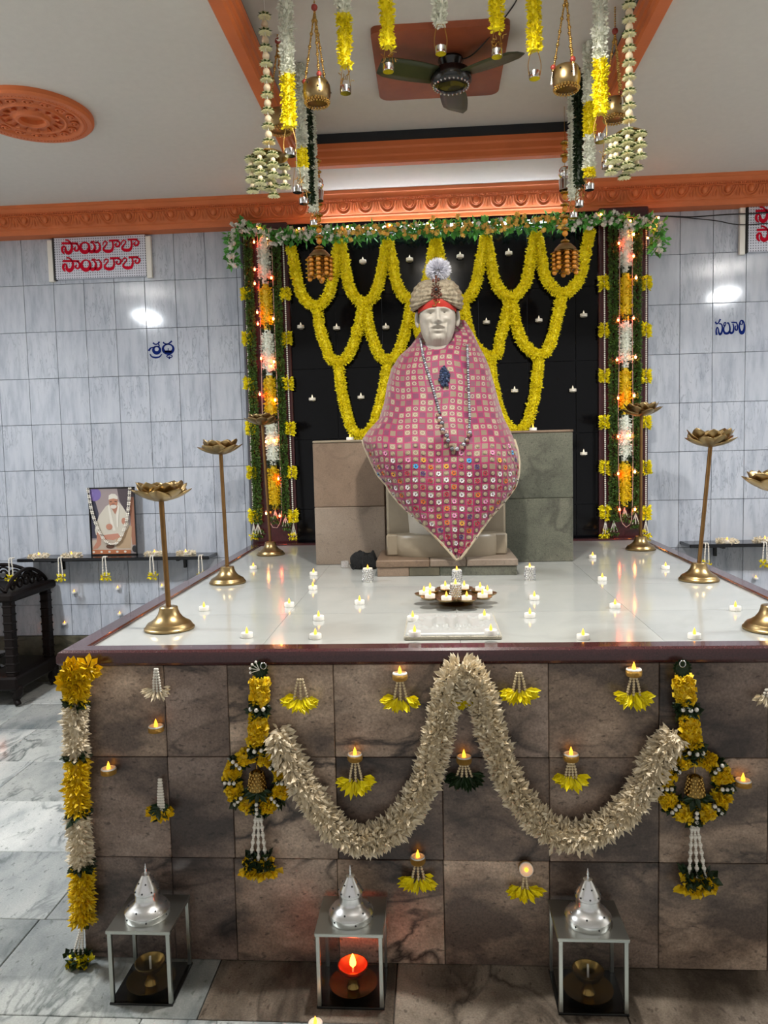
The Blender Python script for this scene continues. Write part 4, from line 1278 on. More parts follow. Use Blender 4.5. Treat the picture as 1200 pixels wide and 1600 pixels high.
# ================================================================== lotus stands
def lotus_petal(L, W, curl):
    """a cupped metal petal pointing along +x, curling up"""
    t = MB(); n, m = 9, 7
    V = np.zeros((n, m, 3))
    for i in range(n):
        s = i / (n - 1)
        w = W * (0.34 + 1.55 * s * (1 - s) ** 0.75 * 1.15) if s < 0.999 else 0.002
        w = max(W * math.sin(PI * min(0.12 + 0.88 * s, 1)) ** 0.75, 0.0015)
        r = L * math.sin(s * curl) / curl; z = L * (1 - math.cos(s * curl)) / curl
        for j in range(m):
            q = -1 + 2 * j / (m - 1)
            V[i, j] = (r - 0.10 * L * (1 - q * q) * 0 + 0.0, q * w / 2, z + 0.16 * w * q * q)
    t.grid(V)
    return t, V
petal_meshes = {}
def lotus(px, py, ptx, pty, label, wpx):
    base = P(px, py, Z=ZP)
    top = P(ptx, pty, Y=base[1])
    h = top[2] - ZP
    lean = (top[0] - base[0])
    r = empty('lotus_stand', base, label, 'stand', 'gold lotus stands on the altar')
    t = MB()
    t.lathe([(0.0, 0.0), (0.078, 0.0), (0.082, 0.003), (0.082, 0.008), (0.078, 0.011), (0.0775, 0.0125), (0.075, 0.015), (0.0745, 0.0175), (0.071, 0.021), (0.070, 0.023), (0.06, 0.028), (0.046, 0.038), (0.036, 0.052), (0.031, 0.066), (0.030, 0.074), (0.027, 0.077), (0.0, 0.078)], 40, base)
    t.build('base', M['gold'], r, smooth=35)
    t = MB(); t.tube(np.array([base + np.array([0, 0, 0.07]), base + np.array([lean, 0, h])]), 0.0085, 14)
    t.build('stem', M['antique'], r, smooth=60)
    t = MB(); c = base + np.array([lean, 0, h])
    t.lathe([(0.0, -0.002), (0.02, 0.0), (0.045, 0.008), (0.05, 0.012), (0.0, 0.012)], 24, c)
    t.build('cup', M['gold'], r, smooth=40)
    R = wpx / F * np.dot(base - EYE, ROT @ np.array([0, 0, 1.0])) / 2
    for ring, (n, L, W, cu, off, zo) in enumerate(((8, R * 1.08, 0.078, 0.75, 0.0, 0.0), (8, R * 1.05, 0.085, 1.2, 0.39, 0.004), (7, R * 0.82, 0.075, 1.6, 0.1, 0.008))):
        key = (ring, round(L, 2))
        for k in range(n):
            a = 2 * PI * k / n + off + 0.2
            if key not in petal_meshes:
                t, V = lotus_petal(L, W, cu)
                o = t.build('petal', M['gold'], smooth=180)
                md = o.modifiers.new('thickness', 'SOLIDIFY'); md.thickness = 0.0018
                petal_meshes[key] = o
            else:
                o = petal_meshes[key].copy(); COL.objects.link(o)
            o.parent = r; o.location = (lean, 0, h + zo); o.rotation_euler = (rng.normal(0, 0.06), rng.normal(0, 0.05), a)
    return r
lotus(265, 983, 252, 783, 'shortest gold lotus stand at the front left of the altar', 96)
lotus(356, 911, 345, 710, 'middle-sized gold lotus stand on the left of the altar', 72)
lotus(423, 867, 410, 664, 'tallest gold lotus stand in front of the left pilaster', 58)
lotus(1001, 859, 1002, 650, 'tallest gold lotus stand in front of the right pilaster', 66)
lotus(1092, 907, 1110, 698, 'middle-sized gold lotus stand on the right of the altar', 82)
lotus(1205, 984, 1213, 768, 'gold lotus stand cut off by the right edge of the photo', 104)

# ================================================================== things in front of the statue
# footprint slab
x0, x1 = P(633, 1001, Z=ZP)[0], P(783, 1001, Z=ZP)[0]
fs = empty('footprint_slab', ((x0 + x1) / 2, 2.38, ZP), 'white marble slab with carved footprints at the front of the altar', 'marble slab')
M['whitemarble'] = mat('white carved marble', '#a9aaa6', 0.4, noise=(18, 0.08), bump=(60, 0.1))
M['oldedge'] = mat('rough cream edge', '#b3ac9b', 0.8, bump=(90, 0.7))
t = MB(); nx_, ny_ = 90, 60
V = np.zeros((ny_, nx_, 3))
for i in range(ny_):
    for j in range(nx_):
        u_, v_ = j / (nx_ - 1), i / (ny_ - 1)
        x = x0 + (x1 - x0) * (0.5 + (u_ - 0.5) * (1 - 0.015 * v_)); y = 2.25 + 0.29 * v_
        z = ZP + 0.022
        dx, dy = (u_ - 0.5) * 0.288, (v_ - 0.48) * 0.29
        z += 0.008 * math.exp(-((math.hypot(dx / 0.115, dy / 0.095) - 1) / 0.10) ** 2) * (0.6 + 0.4 * math.sin(22 * math.atan2(dy, dx)))
        for fx in (-0.035, 0.035):
            f1 = math.exp(-((dx - fx) / 0.022) ** 4 - (dy / 0.065) ** 4)
            z += 0.014 * f1
            for k in range(5):
                z += 0.011 * math.exp(-((dx - fx - (k - 2) * 0.0105) / 0.0045) ** 2 - ((dy + 0.072 - abs(k - 2) * 0.004) / 0.007) ** 2)
        e = min(u_, 1 - u_, v_, 1 - v_)
        if e == 0: z = ZP + 0.014
        V[i, j] = (x, y, z)
t.grid(V); t.build('carved_top', M['whitemarble'], fs, smooth=60)
t = MB(); t.bbox((x0 - 0.004, 2.247, ZP), (x1 + 0.004, 2.543, ZP + 0.0145), 0.004); t.build('slab_body', M['oldedge'], fs)
for x, y, lb in ((645, 970, 'back left'), (648, 994, 'front left'), (757, 968, 'back right'), (767, 992, 'front right')):
    p = P(x, y, Z=ZP + 0.0225)
    tealight(p, f'lit tealight on the {lb} corner of the footprint slab', 'tealights on the footprint slab')

# lotus plate with tealights
pc = P(712, 931, Z=ZP + 0.03); pc[2] = ZP
plate = empty('lotus_plate', pc, 'gold lotus-shaped plate holding a ring of lit tealights', 'plate')
t = MB(); t.lathe([(0.0, 0), (0.06, 0.0), (0.065, 0.004), (0.045, 0.012), (0.08, 0.022), (0.098, 0.03), (0.10, 0.034), (0.095, 0.033), (0.06, 0.024), (0.0, 0.02)], 40, pc)
t.build('bowl', M['gold'], plate, smooth=40)
pp = None
seats = []
for k in range(10):
    a = 2 * PI * (k + 0.5) / 10 - PI / 2
    c_ = np.array([0.118 * math.cos(a), 0.118 * math.sin(a), 0.034])
    seats.append(pc + c_)
    if pp is None:
        t = MB(); t.lathe([(0.0, -0.004), (0.022, -0.003), (0.033, 0.002), (0.036, 0.007), (0.034, 0.0068), (0.022, 0.001), (0.0, 0.0)], 22, sc if False else (0, 0, 0))
        pp = t.build('saucer', M['gold'], smooth=40); o = pp
    else:
        o = pp.copy(); COL.objects.link(o)
    o.parent = plate; o.location = tuple(c_)
for k, s_ in enumerate(seats):
    nm = ['front right of centre', 'right front', 'right middle', 'right back', 'back right of centre', 'back left of centre', 'left back', 'left middle', 'left front', 'front left of centre'][k]
    tealight(s_ + np.array([0, 0, 0.0015]), f'lit tealight on the gold lotus plate, {nm} saucer', 'tealights on the lotus plate')

def glass_holder(loc, label, s=1.0):
    r = empty('glass_candle_holder', loc, label, 'candle holder', 'glass candle holders')
    t = MB()
    R, h_ = 0.021 * s, 0.062 * s
    t.lathe([(0.0, 0.0), (R * 0.95, 0), (R, 0.003), (R, h_), (R * 0.9, h_), (R * 0.88, 0.006), (0, 0.005)], 24, loc)
    t.build('cup', M['candle'], r, smooth=40)
    t = MB()
    for i in range(6):
        for k in range(12):
            a = 2 * PI * (k + 0.5 * (i % 2)) / 12
            t.ball(np.array(loc) + np.array([R * math.cos(a), R * math.sin(a), h_ * (0.12 + 0.15 * i)]), 0.0047 * s, 5, 4, sc=(1, 1, 1.2))
    stuff(t.build('mirror_studs', M['silver'], r, smooth=60))
    t = MB(); t.lathe([(0.0, 0.006), (R * 0.85, 0.006), (R * 0.85, h_ * 0.85), (0, h_ * 0.85)], 16, loc); t.build('candle', M['candle'], r, smooth=40)
    t = MB(); t.lathe([(0.004, h_ * 0.84), (0.005, h_ * 0.84 + 0.008), (0.003, h_ * 0.84 + 0.018), (0, h_ * 0.84 + 0.026)], 10, loc); t.build('flame', M['flame'], r, smooth=60)
glass_holder(P(575, 909, Z=ZP), 'mirrored glass candle holder left of the lotus plate')
glass_holder(P(828, 907, Z=ZP), 'mirrored glass candle holder right of the lotus plate')
glass_holder(pc + np.array([0, 0, 0.022]), 'mirrored glass candle holder in the middle of the lotus plate', 0.9)
glass_holder(P(714, 910, Z=ZP), 'mirrored glass candle holder behind the lotus plate', 0.92)
gl = P(539, 887, Z=ZP)
t = MB(); t.lathe([(0.0, 0.0), (0.018, 0), (0.02, 0.004), (0.02, 0.034), (0.0185, 0.034), (0.018, 0.005), (0, 0.004)], 20, gl)
tag(t.build('glass_cup', M['glasscup'], smooth=40, org=gl), 'small empty glass cup left of the black pouch', 'cup')

# black pouch on the floor of the altar
M['pouch'] = mat('black pleated cloth', '#0a0a0b', 0.75, bump=(220, 0.8))
pc2 = P(569, 889, Z=ZP)
pch = empty('black_pouch', pc2, 'small black gathered cloth pouch at the foot of the beige slab', 'pouch')
V = []
for i, w in enumerate(np.linspace(0, 1, 16)):
    row = []
    for a in np.linspace(0, 2 * PI, 40, endpoint=False):
        k = math.sin(PI * (0.2 + 0.72 * w)) ** 0.28
        rp = 1 + 0.06 * math.sin(9 * a + 3 * w) + 0.04 * math.sin(23 * a)
        sq = 1 / max(abs(math.cos(a)), abs(math.sin(a))) ** 0.55
        row.append(pc2 + np.array([0.066 * k * rp * sq * math.cos(a) + 0.004 * math.sin(7 * w), 0.035 * k * rp * sq * math.sin(a) + 0.01, 0.002 + (0.078 + 0.008 * math.sin(3 * a + 1) + 0.005 * math.sin(7 * a)) * w]))
    V.append(row)
t = MB(); t.grid(V, closed_u=True); t.add(V[0], [tuple(range(40))[::-1]]); t.add(V[-1], [tuple(range(40))])
t.build('bag', M['pouch'], pch, smooth=60)
t = MB(); q = pc2 + np.array([0.0, -0.04, 0])
t.tube(smoothp([q + np.array(v_) for v_ in ((-0.005, 0.0, 0.05), (0.0, -0.012, 0.03), (0.004, -0.012, 0.012), (-0.003, -0.016, 0.005))]), 0.004, 6)
t.tube(smoothp([q + np.array(v_) for v_ in ((-0.05, 0.01, 0.02), (-0.062, -0.005, 0.028), (-0.05, -0.012, 0.008), (-0.035, -0.008, 0.02))]), 0.0035, 6)
t.build('drawstring', M['pouch'], pch, smooth=60)

# ================================================================== shelves on the side walls
def shelf(label, x0, x1, z, plates, tassels, side):
    r = empty('wall_shelf', ((x0 + x1) / 2, YW, z), label, 'shelf', 'black stone wall shelves')
    t = MB(); t.bbox((x0, YW - 0.2, z - 0.022), (x1, YW - 0.001, z), 0.004); t.build('board', M['shelf'], r)
    for x in (x0 + 0.22, x1 - 0.22):
        t = MB(); t.bbox((x - 0.01, YW - 0.16, z - 0.034), (x + 0.01, YW - 0.001, z - 0.022), 0.002); t.bbox((x - 0.01, YW - 0.02, z - 0.1), (x + 0.01, YW - 0.001, z - 0.03), 0.002)
        t.build('bracket', M['shelf'], r)
    return r
zs_ = P(200, 871, Y=YW - 0.2)[2]
SX0, SX1 = P(26, 880, Y=YW - 0.2)[0], P(333, 868, Y=YW - 0.1)[0]
shelf('black stone shelf on the left tiled wall', SX0, SX1, zs_, None, None, 'L')
zr_ = P(1140, 850, Y=YW - 0.2)[2]
RX_0 = P(1078, 852, Y=YW - 0.2)[0]
shelf('black stone shelf on the right tiled wall', RX_0, RX_0 + 1.35, zr_, None, None, 'R')
def flower_plate(px, py, z, label):
    c_ = P(px, py, Z=z); c_[1] = min(max(c_[1], YW - 0.14), YW - 0.1); c_[2] = z
    r = empty('flower_ring', c_, label, 'flower ring', 'white flower rings on the shelves')
    t = MB(); ring = np.array([c_ + np.array([0.05 * math.cos(a), 0.05 * math.sin(a), 0.007]) for a in np.linspace(0, 2 * PI, 28)])
    fluff(t, ring, 0.006, 0.016, 0.010, 900, 0.3); stuff(t.build('petals', M['cream'], r))
    t = MB(); t.lathe([(0.0, 0), (0.04, 0.0), (0.042, 0.003), (0, 0.004)], 20, c_); t.build('disc', M['white'], r)
    tealight(c_ + np.array([0, 0, 0.004]), 'lit tealight inside the ' + label, 'tealights on the shelves')
for x, y, lb in ((58, 872, 'white flower ring at the left end of the left shelf'), (112, 870, 'white flower ring left of the framed picture'),
                 (245, 866, 'white flower ring right of the framed picture'), (294, 865, 'white flower ring at the right end of the left shelf')):
    flower_plate(x, y, zs_, lb)
for x, y, lb in ((1136, 848, 'white flower ring on the right shelf'), (1195, 846, 'white flower ring on the right shelf at the photo edge')):
    flower_plate(x, y, zr_, lb)
def shelf_tassel(px, py, z, label):
    c_ = P(px, py, Y=YW - 0.205); c_[2] = z
    r = empty('bead_tassel', c_, label, 'tassel', 'bead tassels on the shelf edges')
    L_ = 0.115
    for s in (-1, 1):
        t = MB(); t.beads(smoothp([c_ + np.array([s * 0.006, 0.03, 0.004]), c_ + np.array([s * 0.008, -0.004, 0.002]), c_ + np.array([s * 0.011, -0.004, -0.05]), c_ + np.array([s * 0.013, -0.004, -L_])]), 0.0052, 0.0105, n=7, m=5)
        t.build('bead_strand', M['bead'], r, smooth=60)
    t = MB(); fluff(t, np.array([c_ + np.array([-0.025, -0.004, -L_ - 0.01]), c_ + np.array([0.025, -0.004, -L_ - 0.01])]), 0.006, 0.024, 0.013, 900, 0)
    stuff(t.build('petals', M['yellow'], r))
for x, y, lb in ((17, 882, 'bead tassel at the left end of the left shelf'), (94, 876, 'bead tassel left of the framed picture'), (163, 874, 'bead tassel under the framed picture'),
                 (237, 871, 'bead tassel right of the framed picture'), (313, 869, 'bead tassel at the right end of the left shelf')):
    shelf_tassel(x, y, zs_, lb)
for x, y, lb in ((1104, 856, 'bead tassel at the near end of the right shelf'), (1195, 853, 'bead tassel on the right shelf at the photo edge')):
    shelf_tassel(x, y, zr_, lb)

# ---- framed picture on the left shelf
pf0 = P(143, 872, Y=YW - 0.07)
fw = P(215, 866, Y=YW - 0.07)[0] - pf0[0]
fz0, fz1 = zs_, P(180, 761, Y=YW - 0.05)[2]
fr = empty('framed_picture', (pf0[0] + fw / 2, YW - 0.07, fz0), 'framed picture of a seated man in white robes on the left shelf', 'picture')
FYp = YW - 0.075
fh = fz1 - fz0
t = MB(); e_ = 0.007
t.bbox((pf0[0], FYp, fz0), (pf0[0] + fw, FYp + 0.014, fz0 + e_), 0.001); t.bbox((pf0[0], FYp, fz1 - e_), (pf0[0] + fw, FYp + 0.014, fz1), 0.001)
t.bbox((pf0[0], FYp, fz0), (pf0[0] + e_, FYp + 0.014, fz1), 0.001); t.bbox((pf0[0] + fw - e_, FYp, fz0), (pf0[0] + fw, FYp + 0.014, fz1), 0.001)
t.build('frame', M['dark'], fr)
def pp_(u_, v_): return np.array([pf0[0] + fw * u_, FYp + 0.009, fz0 + fh * v_])
lay = [0]
def pic(name, pts, col):
    lay[0] += 1
    t = MB(); t.poly([pp_(u_, v_) + np.array([0, -0.00025 * lay[0], 0]) for u_, v_ in pts], 0.0002, (0, 1, 0))
    return t
def blob(cx, cy, rx_, ry_, n=18): return [(cx + rx_ * math.cos(a), cy + ry_ * math.sin(a)) for a in np.linspace(0, 2 * PI, n, endpoint=False)]
art = [([(0, 0), (1, 0), (1, 1), (0, 1)], '#9b8d8d'), ([(0, 0.25), (0.14, 0.25), (0.2, 0.62), (0.14, 0.8), (0, 0.9)], '#3b3a4a'), (blob(0.13, 0.9, 0.14, 0.1), '#7a69a6'), ([(0.62, 1), (1, 1), (1, 0.55), (0.8, 0.6), (0.66, 0.8)], '#4c4247'),
       ([(0.88, 0.15), (0.97, 0.15), (0.97, 0.85), (0.88, 0.85)], '#9a6a55'), ([(0.0, 0.06), (0.9, 0.06), (0.88, 0.3), (0.0, 0.22)], '#b9ab9c'), ([(0.55, 0.1), (0.86, 0.1), (0.9, 0.42), (0.7, 0.5), (0.55, 0.3)], '#b59a7c'),
       ([(0.1, 0.38), (0.2, 0.58), (0.36, 0.72), (0.46, 0.76), (0.62, 0.8), (0.72, 0.72), (0.82, 0.6), (0.84, 0.42), (0.7, 0.3), (0.6, 0.28), (0.3, 0.3), (0.12, 0.3)], '#c9c2b4'),
       ([(0.14, 0.34), (0.24, 0.34), (0.22, 0.16), (0.14, 0.1), (0.04, 0.09), (0.05, 0.12), (0.13, 0.2)], '#b77f69'), ([(0.26, 0.24), (0.3, 0.3), (0.6, 0.32), (0.64, 0.27), (0.5, 0.22)], '#bf8672'),
       ([(0.46, 0.72), (0.56, 0.6), (0.64, 0.72)], '#a3705c'), (blob(0.53, 0.79, 0.095, 0.10), '#b57d63'), ([(0.43, 0.82), (0.44, 0.88), (0.5, 0.905), (0.58, 0.9), (0.63, 0.86), (0.63, 0.82), (0.54, 0.835)], '#d8d2c6'),
       (blob(0.53, 0.715, 0.07, 0.03), '#d5cec3'), ([(0.455, 0.795), (0.5, 0.8), (0.5, 0.785), (0.46, 0.782)], '#4a332b'), ([(0.56, 0.8), (0.61, 0.795), (0.61, 0.782), (0.56, 0.785)], '#4a332b'), (blob(0.53, 0.75, 0.04, 0.008), '#7a4a40'),
       ([(0.41, 0.73), (0.45, 0.74), (0.52, 0.45), (0.56, 0.36), (0.5, 0.36), (0.44, 0.5)], '#dcd6ca'), ([(0.63, 0.74), (0.66, 0.72), (0.62, 0.5), (0.62, 0.4), (0.58, 0.42), (0.58, 0.6)], '#dcd6ca'),
       (blob(0.42, 0.42, 0.07, 0.045), '#b77f69'), (blob(0.74, 0.5, 0.05, 0.05), '#b77f69'), ([(0.0, 0.02), (0.86, 0.02), (0.86, 0.075), (0.0, 0.085)], '#b06a45'), (blob(0.95, 0.09, 0.06, 0.05), '#2b2b2e'), (blob(0.42, 0.13, 0.09, 0.03), '#5a3a2c')]
pm, tm = [], MB()
for k, (pts, col) in enumerate(art):
    pts = [(min(max(u_, 0.03), 0.97), min(max(v_, 0.02), 0.98)) for u_, v_ in pts]
    tm.poly([pp_(u_, v_) + np.array([0, -0.00025 * k, 0]) for u_, v_ in pts], 0.0002, (0, 1, 0), k)
    pm.append(mat('print tone', col, 0.35))
for k in range(5):
    tm.poly([pp_(u_, v_) + np.array([0, -0.0066, 0]) for u_, v_ in blob(0.06 + 0.17 * k, 0.05, 0.028, 0.016, 10)], 0.0002, (0, 1, 0), 12)
tm.build('print', pm, fr)
t = MB(); t.bbox((pf0[0] + 0.002, FYp + 0.0135, fz0 + 0.002), (pf0[0] + fw - 0.002, FYp + 0.018, fz1 - 0.002), 0.001); t.build('backing', M['dark'], fr)
gpth = smoothp([pp_(u_, v_) + np.array([0, -0.018, 0]) for u_, v_ in ((0.02, 0.99), (0.05, 0.8), (0.1, 0.6), (0.2, 0.38), (0.33, 0.22), (0.47, 0.165), (0.6, 0.19), (0.72, 0.32), (0.82, 0.52), (0.88, 0.75), (0.92, 0.98))])
gr = empty('bead_garland', gpth[0], 'white bead garland hung over the framed picture', 'garland')
for s in (-1, 1):
    t = MB(); t.beads(gpth + np.array([s * 0.006, 0, 0]), 0.0062, 0.012, n=7, m=5, alt=(3, 0.6)); t.build('bead_strand', M['bead'], gr, smooth=60)

# ================================================================== carved glass cabinet at the far left
cb = empty('glass_cabinet', (-2.95, 4.68, 0), 'dark carved wooden cabinet with glass sides by the left wall', 'cabinet')
cx1 = P(20, 1050, Y=4.42)[0]; cx0 = cx1 - 0.55
cy0, cy1 = 4.42, 4.86
zt_ = P(30, 932, Y=4.42)[2]; zlow = 0.16
def post(x, y, nm='post'):
    t = MB(); t.bbox((x - 0.028, y - 0.028, zlow), (x + 0.028, y + 0.028, zt_), 0.006)
    for k in range(9): t.bbox((x - 0.032, y - 0.032, zlow + 0.06 + k * (zt_ - zlow - 0.12) / 8 - 0.008), (x + 0.032, y + 0.032, zlow + 0.06 + k * (zt_ - zlow - 0.12) / 8 + 0.008), 0.006)
    t.build(nm, M['wood'], cb)
for x in (cx0, cx1):
    for y in (cy0, cy1):
        post(x, y)
        t = MB(); sx_ = 1 if x == cx1 else -1
        t.tube(smoothp([(x, y, 0.13), (x + 0.035 * sx_, y - 0.01, 0.10), (x + 0.012 * sx_, y, 0.05), (x + 0.03 * sx_, y - 0.01, 0.014)]), [0.036] * 12 + [0.028] * 12 + [0.02] * 12 + [0.018], 10)
        t.build('foot', M['wood'], cb, smooth=60)
t = MB(); t.bbox((cx0 - 0.05, cy0 - 0.05, zlow - 0.05), (cx1 + 0.05, cy1 + 0.05, zlow + 0.035), 0.012); t.build('plinth', M['wood'], cb)
t = MB(); t.bbox((cx0 - 0.055, cy0 - 0.055, zt_ - 0.03), (cx1 + 0.055, cy1 + 0.055, zt_ + 0.025), 0.014); t.build('cornice_board', M['wood'], cb)
for (a, c_) in (((cx1, cy0 + 0.03), (cx1, cy1 - 0.03)), ((cx0 + 0.03, cy0), (cx1 - 0.03, cy0)), ((cx0, cy0 + 0.03), (cx0, cy1 - 0.03)), ((cx0 + 0.03, cy1), (cx1 - 0.03, cy1))):
    t = MB(); t.box((min(a[0], c_[0]) - 0.002, min(a[1], c_[1]) - 0.002, zlow + 0.03), (max(a[0], c_[0]) + 0.002, max(a[1], c_[1]) + 0.002, zt_ - 0.03)); t.build('pane', M['glass'], cb)
def crest(p0, p1):
    p0 = np.array(p0, float); p1 = np.array(p1, float)
    r_ = empty
    t = MB(); L_ = np.linalg.norm(p1 - p0)
    arch = [p0 + (p1 - p0) * s + np.array([0, 0, 0.012 + 0.105 * math.sin(PI * s) ** 0.8]) for s in np.linspace(0, 1, 25)]
    t.tube(arch, 0.012, 8)
    for s, h_, r0 in ((0.18, 0.035, 0.03), (0.35, 0.045, 0.042), (0.5, 0.055, 0.05), (0.65, 0.045, 0.042), (0.82, 0.035, 0.03)):
        c_ = p0 + (p1 - p0) * s + np.array([0, 0, h_]); d_ = nrm(p1 - p0)
        t.tube([c_ + d_ * r0 * math.cos(a) * (1 - a / 14) + np.array([0, 0, r0 * math.sin(a) * (1 - a / 14)]) for a in np.linspace(0, 9, 26)], 0.0075, 6)
    t.build('carved_crest', M['wood'], cb, smooth=60)
crest((cx1, cy0 - 0.03, zt_ + 0.02), (cx1, cy1 + 0.02, zt_ + 0.02)); crest((cx0, cy0, zt_ + 0.02), (cx1 - 0.02, cy0, zt_ + 0.02)); crest((cx0, cy1, zt_ + 0.02), (cx1 - 0.02, cy1, zt_ + 0.02))
lp = P(-4, 1030, Y=4.6)
lamp = empty('oil_lamp', (lp[0], 4.6, zlow + 0.035), 'small burning oil lamp inside the carved glass cabinet', 'lamp')
t = MB(); t.lathe([(0.0, 0), (0.04, 0), (0.042, 0.008), (0.02, 0.02), (0.015, 0.06), (0.05, 0.08), (0.055, 0.1), (0.05, 0.1), (0.0, 0.085)], 24, (lp[0], 4.6, zlow + 0.035)); t.build('bowl', M['silver'], lamp, smooth=40)
t = MB(); t.lathe([(0.004, 0.1), (0.012, 0.115), (0.01, 0.14), (0.004, 0.17), (0, 0.185)], 12, (lp[0], 4.6, zlow + 0.035))
M['fire'] = mat('lamp flame', '#ff9a40', 0.4, emis='#ff7a2a', es=6)
t.build('flame', M['fire'], lamp, smooth=60)
# tealights stuck on the tiles below the shelf
for x, y, lb in ((116, 927, 'small lit tealight on the left wall under the shelf, leftmost'), (184, 921, 'small lit tealight on the left wall under the framed picture'), (253, 918, 'small lit tealight on the left wall under the right end of the shelf'),
                 (101, 976, 'small lit tealight low on the left wall beside the cabinet'), (187, 961, 'small lit tealight low on the left wall near the altar'), (1181, 905, 'small lit tealight on the right wall under the shelf')):
    tealight(P(x, y, Y=YW - 0.019), lb, 'tealights under the shelves', s=0.8)

# ================================================================== decorations on the platform front
YFD = YF - 0.02
def drop_tassel(px, py, label, strands=3, length=30, spread=9, fan='yellow', candle=False, tilt=False, fanw=30, gold=True, tip=0, candy=None):
    """beads hanging from (px, py) to a fan of petals; candle: a tealight in a gold band above"""
    p = P(px, py, Y=YFD)
    k = YFD / F
    r = empty('bead_pendant', p, label, 'pendant', 'bead pendants on the altar front')
    t = MB(); t.tube([P(px, py, Y=YF + 0.004), p + np.array([0, 0.004, 0.0])], 0.0022, 6); t.build('hook', M['goldwire'], r)
    L_ = length * k
    for i in range(strands):
        s = (i - (strands - 1) / 2) / max((strands - 1) / 2, 1)
        q0 = p + np.array([s * spread * 0.35 * k, 0, 0]); q1 = p + np.array([s * spread * k, 0, -L_])
        t = MB(); t.beads(np.array([q0, (q0 + q1) / 2 + np.array([s * 0.001, -0.002, 0]), q1]), 0.0041, 0.0082, n=8, m=6); t.build('bead_strand', M['pearl'] if fan not in ('cream', 'mix') else M['bead'], r, smooth=60)
    c_ = p + np.array([0, 0.002, -L_])
    n = 58; a = rng.uniform(-1.75, 1.75, n)
    d_ = np.stack([np.sin(a), -0.25 - 0.35 * rng.random(n), -np.cos(a) * 0.9 + 0.05], 1)
    base = c_ + np.stack([np.sin(a) * fanw * 0.32 * k + rng.normal(0, 0.003, n), rng.uniform(-0.008, 0.008, n), rng.normal(0, 0.004, n)], 1)
    up = np.stack([rng.normal(0, 0.5, n), -np.ones(n), rng.normal(0, 0.3, n) + 0.3], 1)
    t = MB(); t.petals(base, d_, up, fanw * 0.62 * k * (1 + rng.normal(0, 0.12, n)), 0.0145 if fan != 'cream' else 0.008, 0.3, 0, 0.62)
    stuff(t.build('petal_fan', M[{'yellow': 'yellow', 'green': 'leaf', 'cream': 'cream', 'mix': 'yellow2'}[fan]], r))
    if fan == 'mix':
        t = MB(); n = 14; a = rng.uniform(-1.9, 1.9, n)
        d_ = np.stack([np.sin(a), -0.2 * np.ones(n), -np.cos(a) * 0.5 + 0.2], 1)
        t.petals(c_ + rng.normal(0, 0.006, (n, 3)), d_, np.stack([0 * a, -np.ones(n), 0 * a + 0.4], 1), 0.034, 0.018, 0.2); stuff(t.build('leaves', M['leaf'], r))
    if candle:
        cp = p + np.array([0, 0.0, 0.004]); s_ = 1.12
        if tilt:
            tealight(cp + np.array([0.004, 0.012, 0.012]), candle, 'tealights on the altar front', band=True, rot=(PI * 0.42, 0, 0), s=s_)
        else:
            t = MB(); t.lathe([(0.0, -0.003), (0.020, -0.003), (0.021, 0.0), (0.0, 0.0)], 20, cp + np.array([0, -0.003, 0])); t.bbox((cp[0] - 0.006, cp[1], cp[2] - 0.003), (cp[0] + 0.006, YF + 0.001, cp[2]), 0.001)
            t.build('candle_ledge', M['glitter'], r, smooth=40)
            tealight(cp + np.array([0, -0.003, 0]), candle, 'tealights on the altar front', band=True, s=s_)

drop_tassel(244, 1046, 'cream petal pendant near the top left of the altar front', 3, 36, 6, 'cream', fanw=26)
drop_tassel(469, 1062, 'yellow petal pendant without candle, right of the left ring wreath', 3, 32, 11, fanw=34)
drop_tassel(625, 1062, 'yellow pendant under a candle, left of the white swag peak', 3, 32, 10, fanw=34, candle='gold banded tealight left of the white swag peak')
drop_tassel(721, 1062, 'yellow petal pendant tucked under the white swag peak', 2, 28, 8, fanw=28)
drop_tassel(811, 1052, 'yellow petal pendant without candle, right of the white swag peak', 3, 30, 10, fanw=34)
drop_tassel(990, 1056, 'yellow pendant under a candle, left of the right ring wreath strap', 3, 30, 10, fanw=34, candle='gold banded tealight left of the right ring wreath strap')
drop_tassel(555, 1188, 'yellow pendant under a candle inside the left white swag', 3, 34, 10, fanw=34, candle='gold banded tealight inside the left white swag')
drop_tassel(725, 1192, 'dark green leaf pendant under a candle between the two white swags', 4, 22, 12, 'green', fanw=34, candle='gold banded tealight between the two white swags')
drop_tassel(892, 1188, 'yellow pendant under a candle inside the right white swag', 4, 28, 9, fanw=30, candle='gold banded tealight inside the right white swag')
drop_tassel(653, 1348, 'yellow pendant under a candle below the left white swag', 3, 28, 10, fanw=34, candle='gold banded tealight below the left white swag')
drop_tassel(820, 1368, 'yellow pendant under a tipped candle between the middle and right lanterns', 2, 22, 8, fanw=32, candle='tipped tealight facing forward, between middle and right lanterns', tilt=True)
drop_tassel(250, 1218, 'yellow and leaf pendant on white threads near the corner garland', 4, 52, 5, 'mix', fanw=26)
drop_tassel(1199, 1078, 'cream petal pendant cut off by the right edge of the photo', 3, 10, 6, 'cream', fanw=24)
for x, y, lb in ((244, 1143, 'gold banded tealight under the cream petal pendant'), (170, 1209, 'gold banded tealight beside the corner garland'), (1161, 1228, 'gold banded tealight right of the right ring wreath')):
    p = P(x, y, Y=YFD + 0.0)
    o = tealight(p, lb, 'tealights on the altar front', band=True, s=1.15)
    o.rotation_euler = (0, 0, 0)
    t = MB(); t.bbox((-0.012, 0, -0.003), (0.012, (YF - p[1]) / 1.15, 0.0), 0.001)
    bo = t.build('ledge', M['glitter']); bo.parent = o

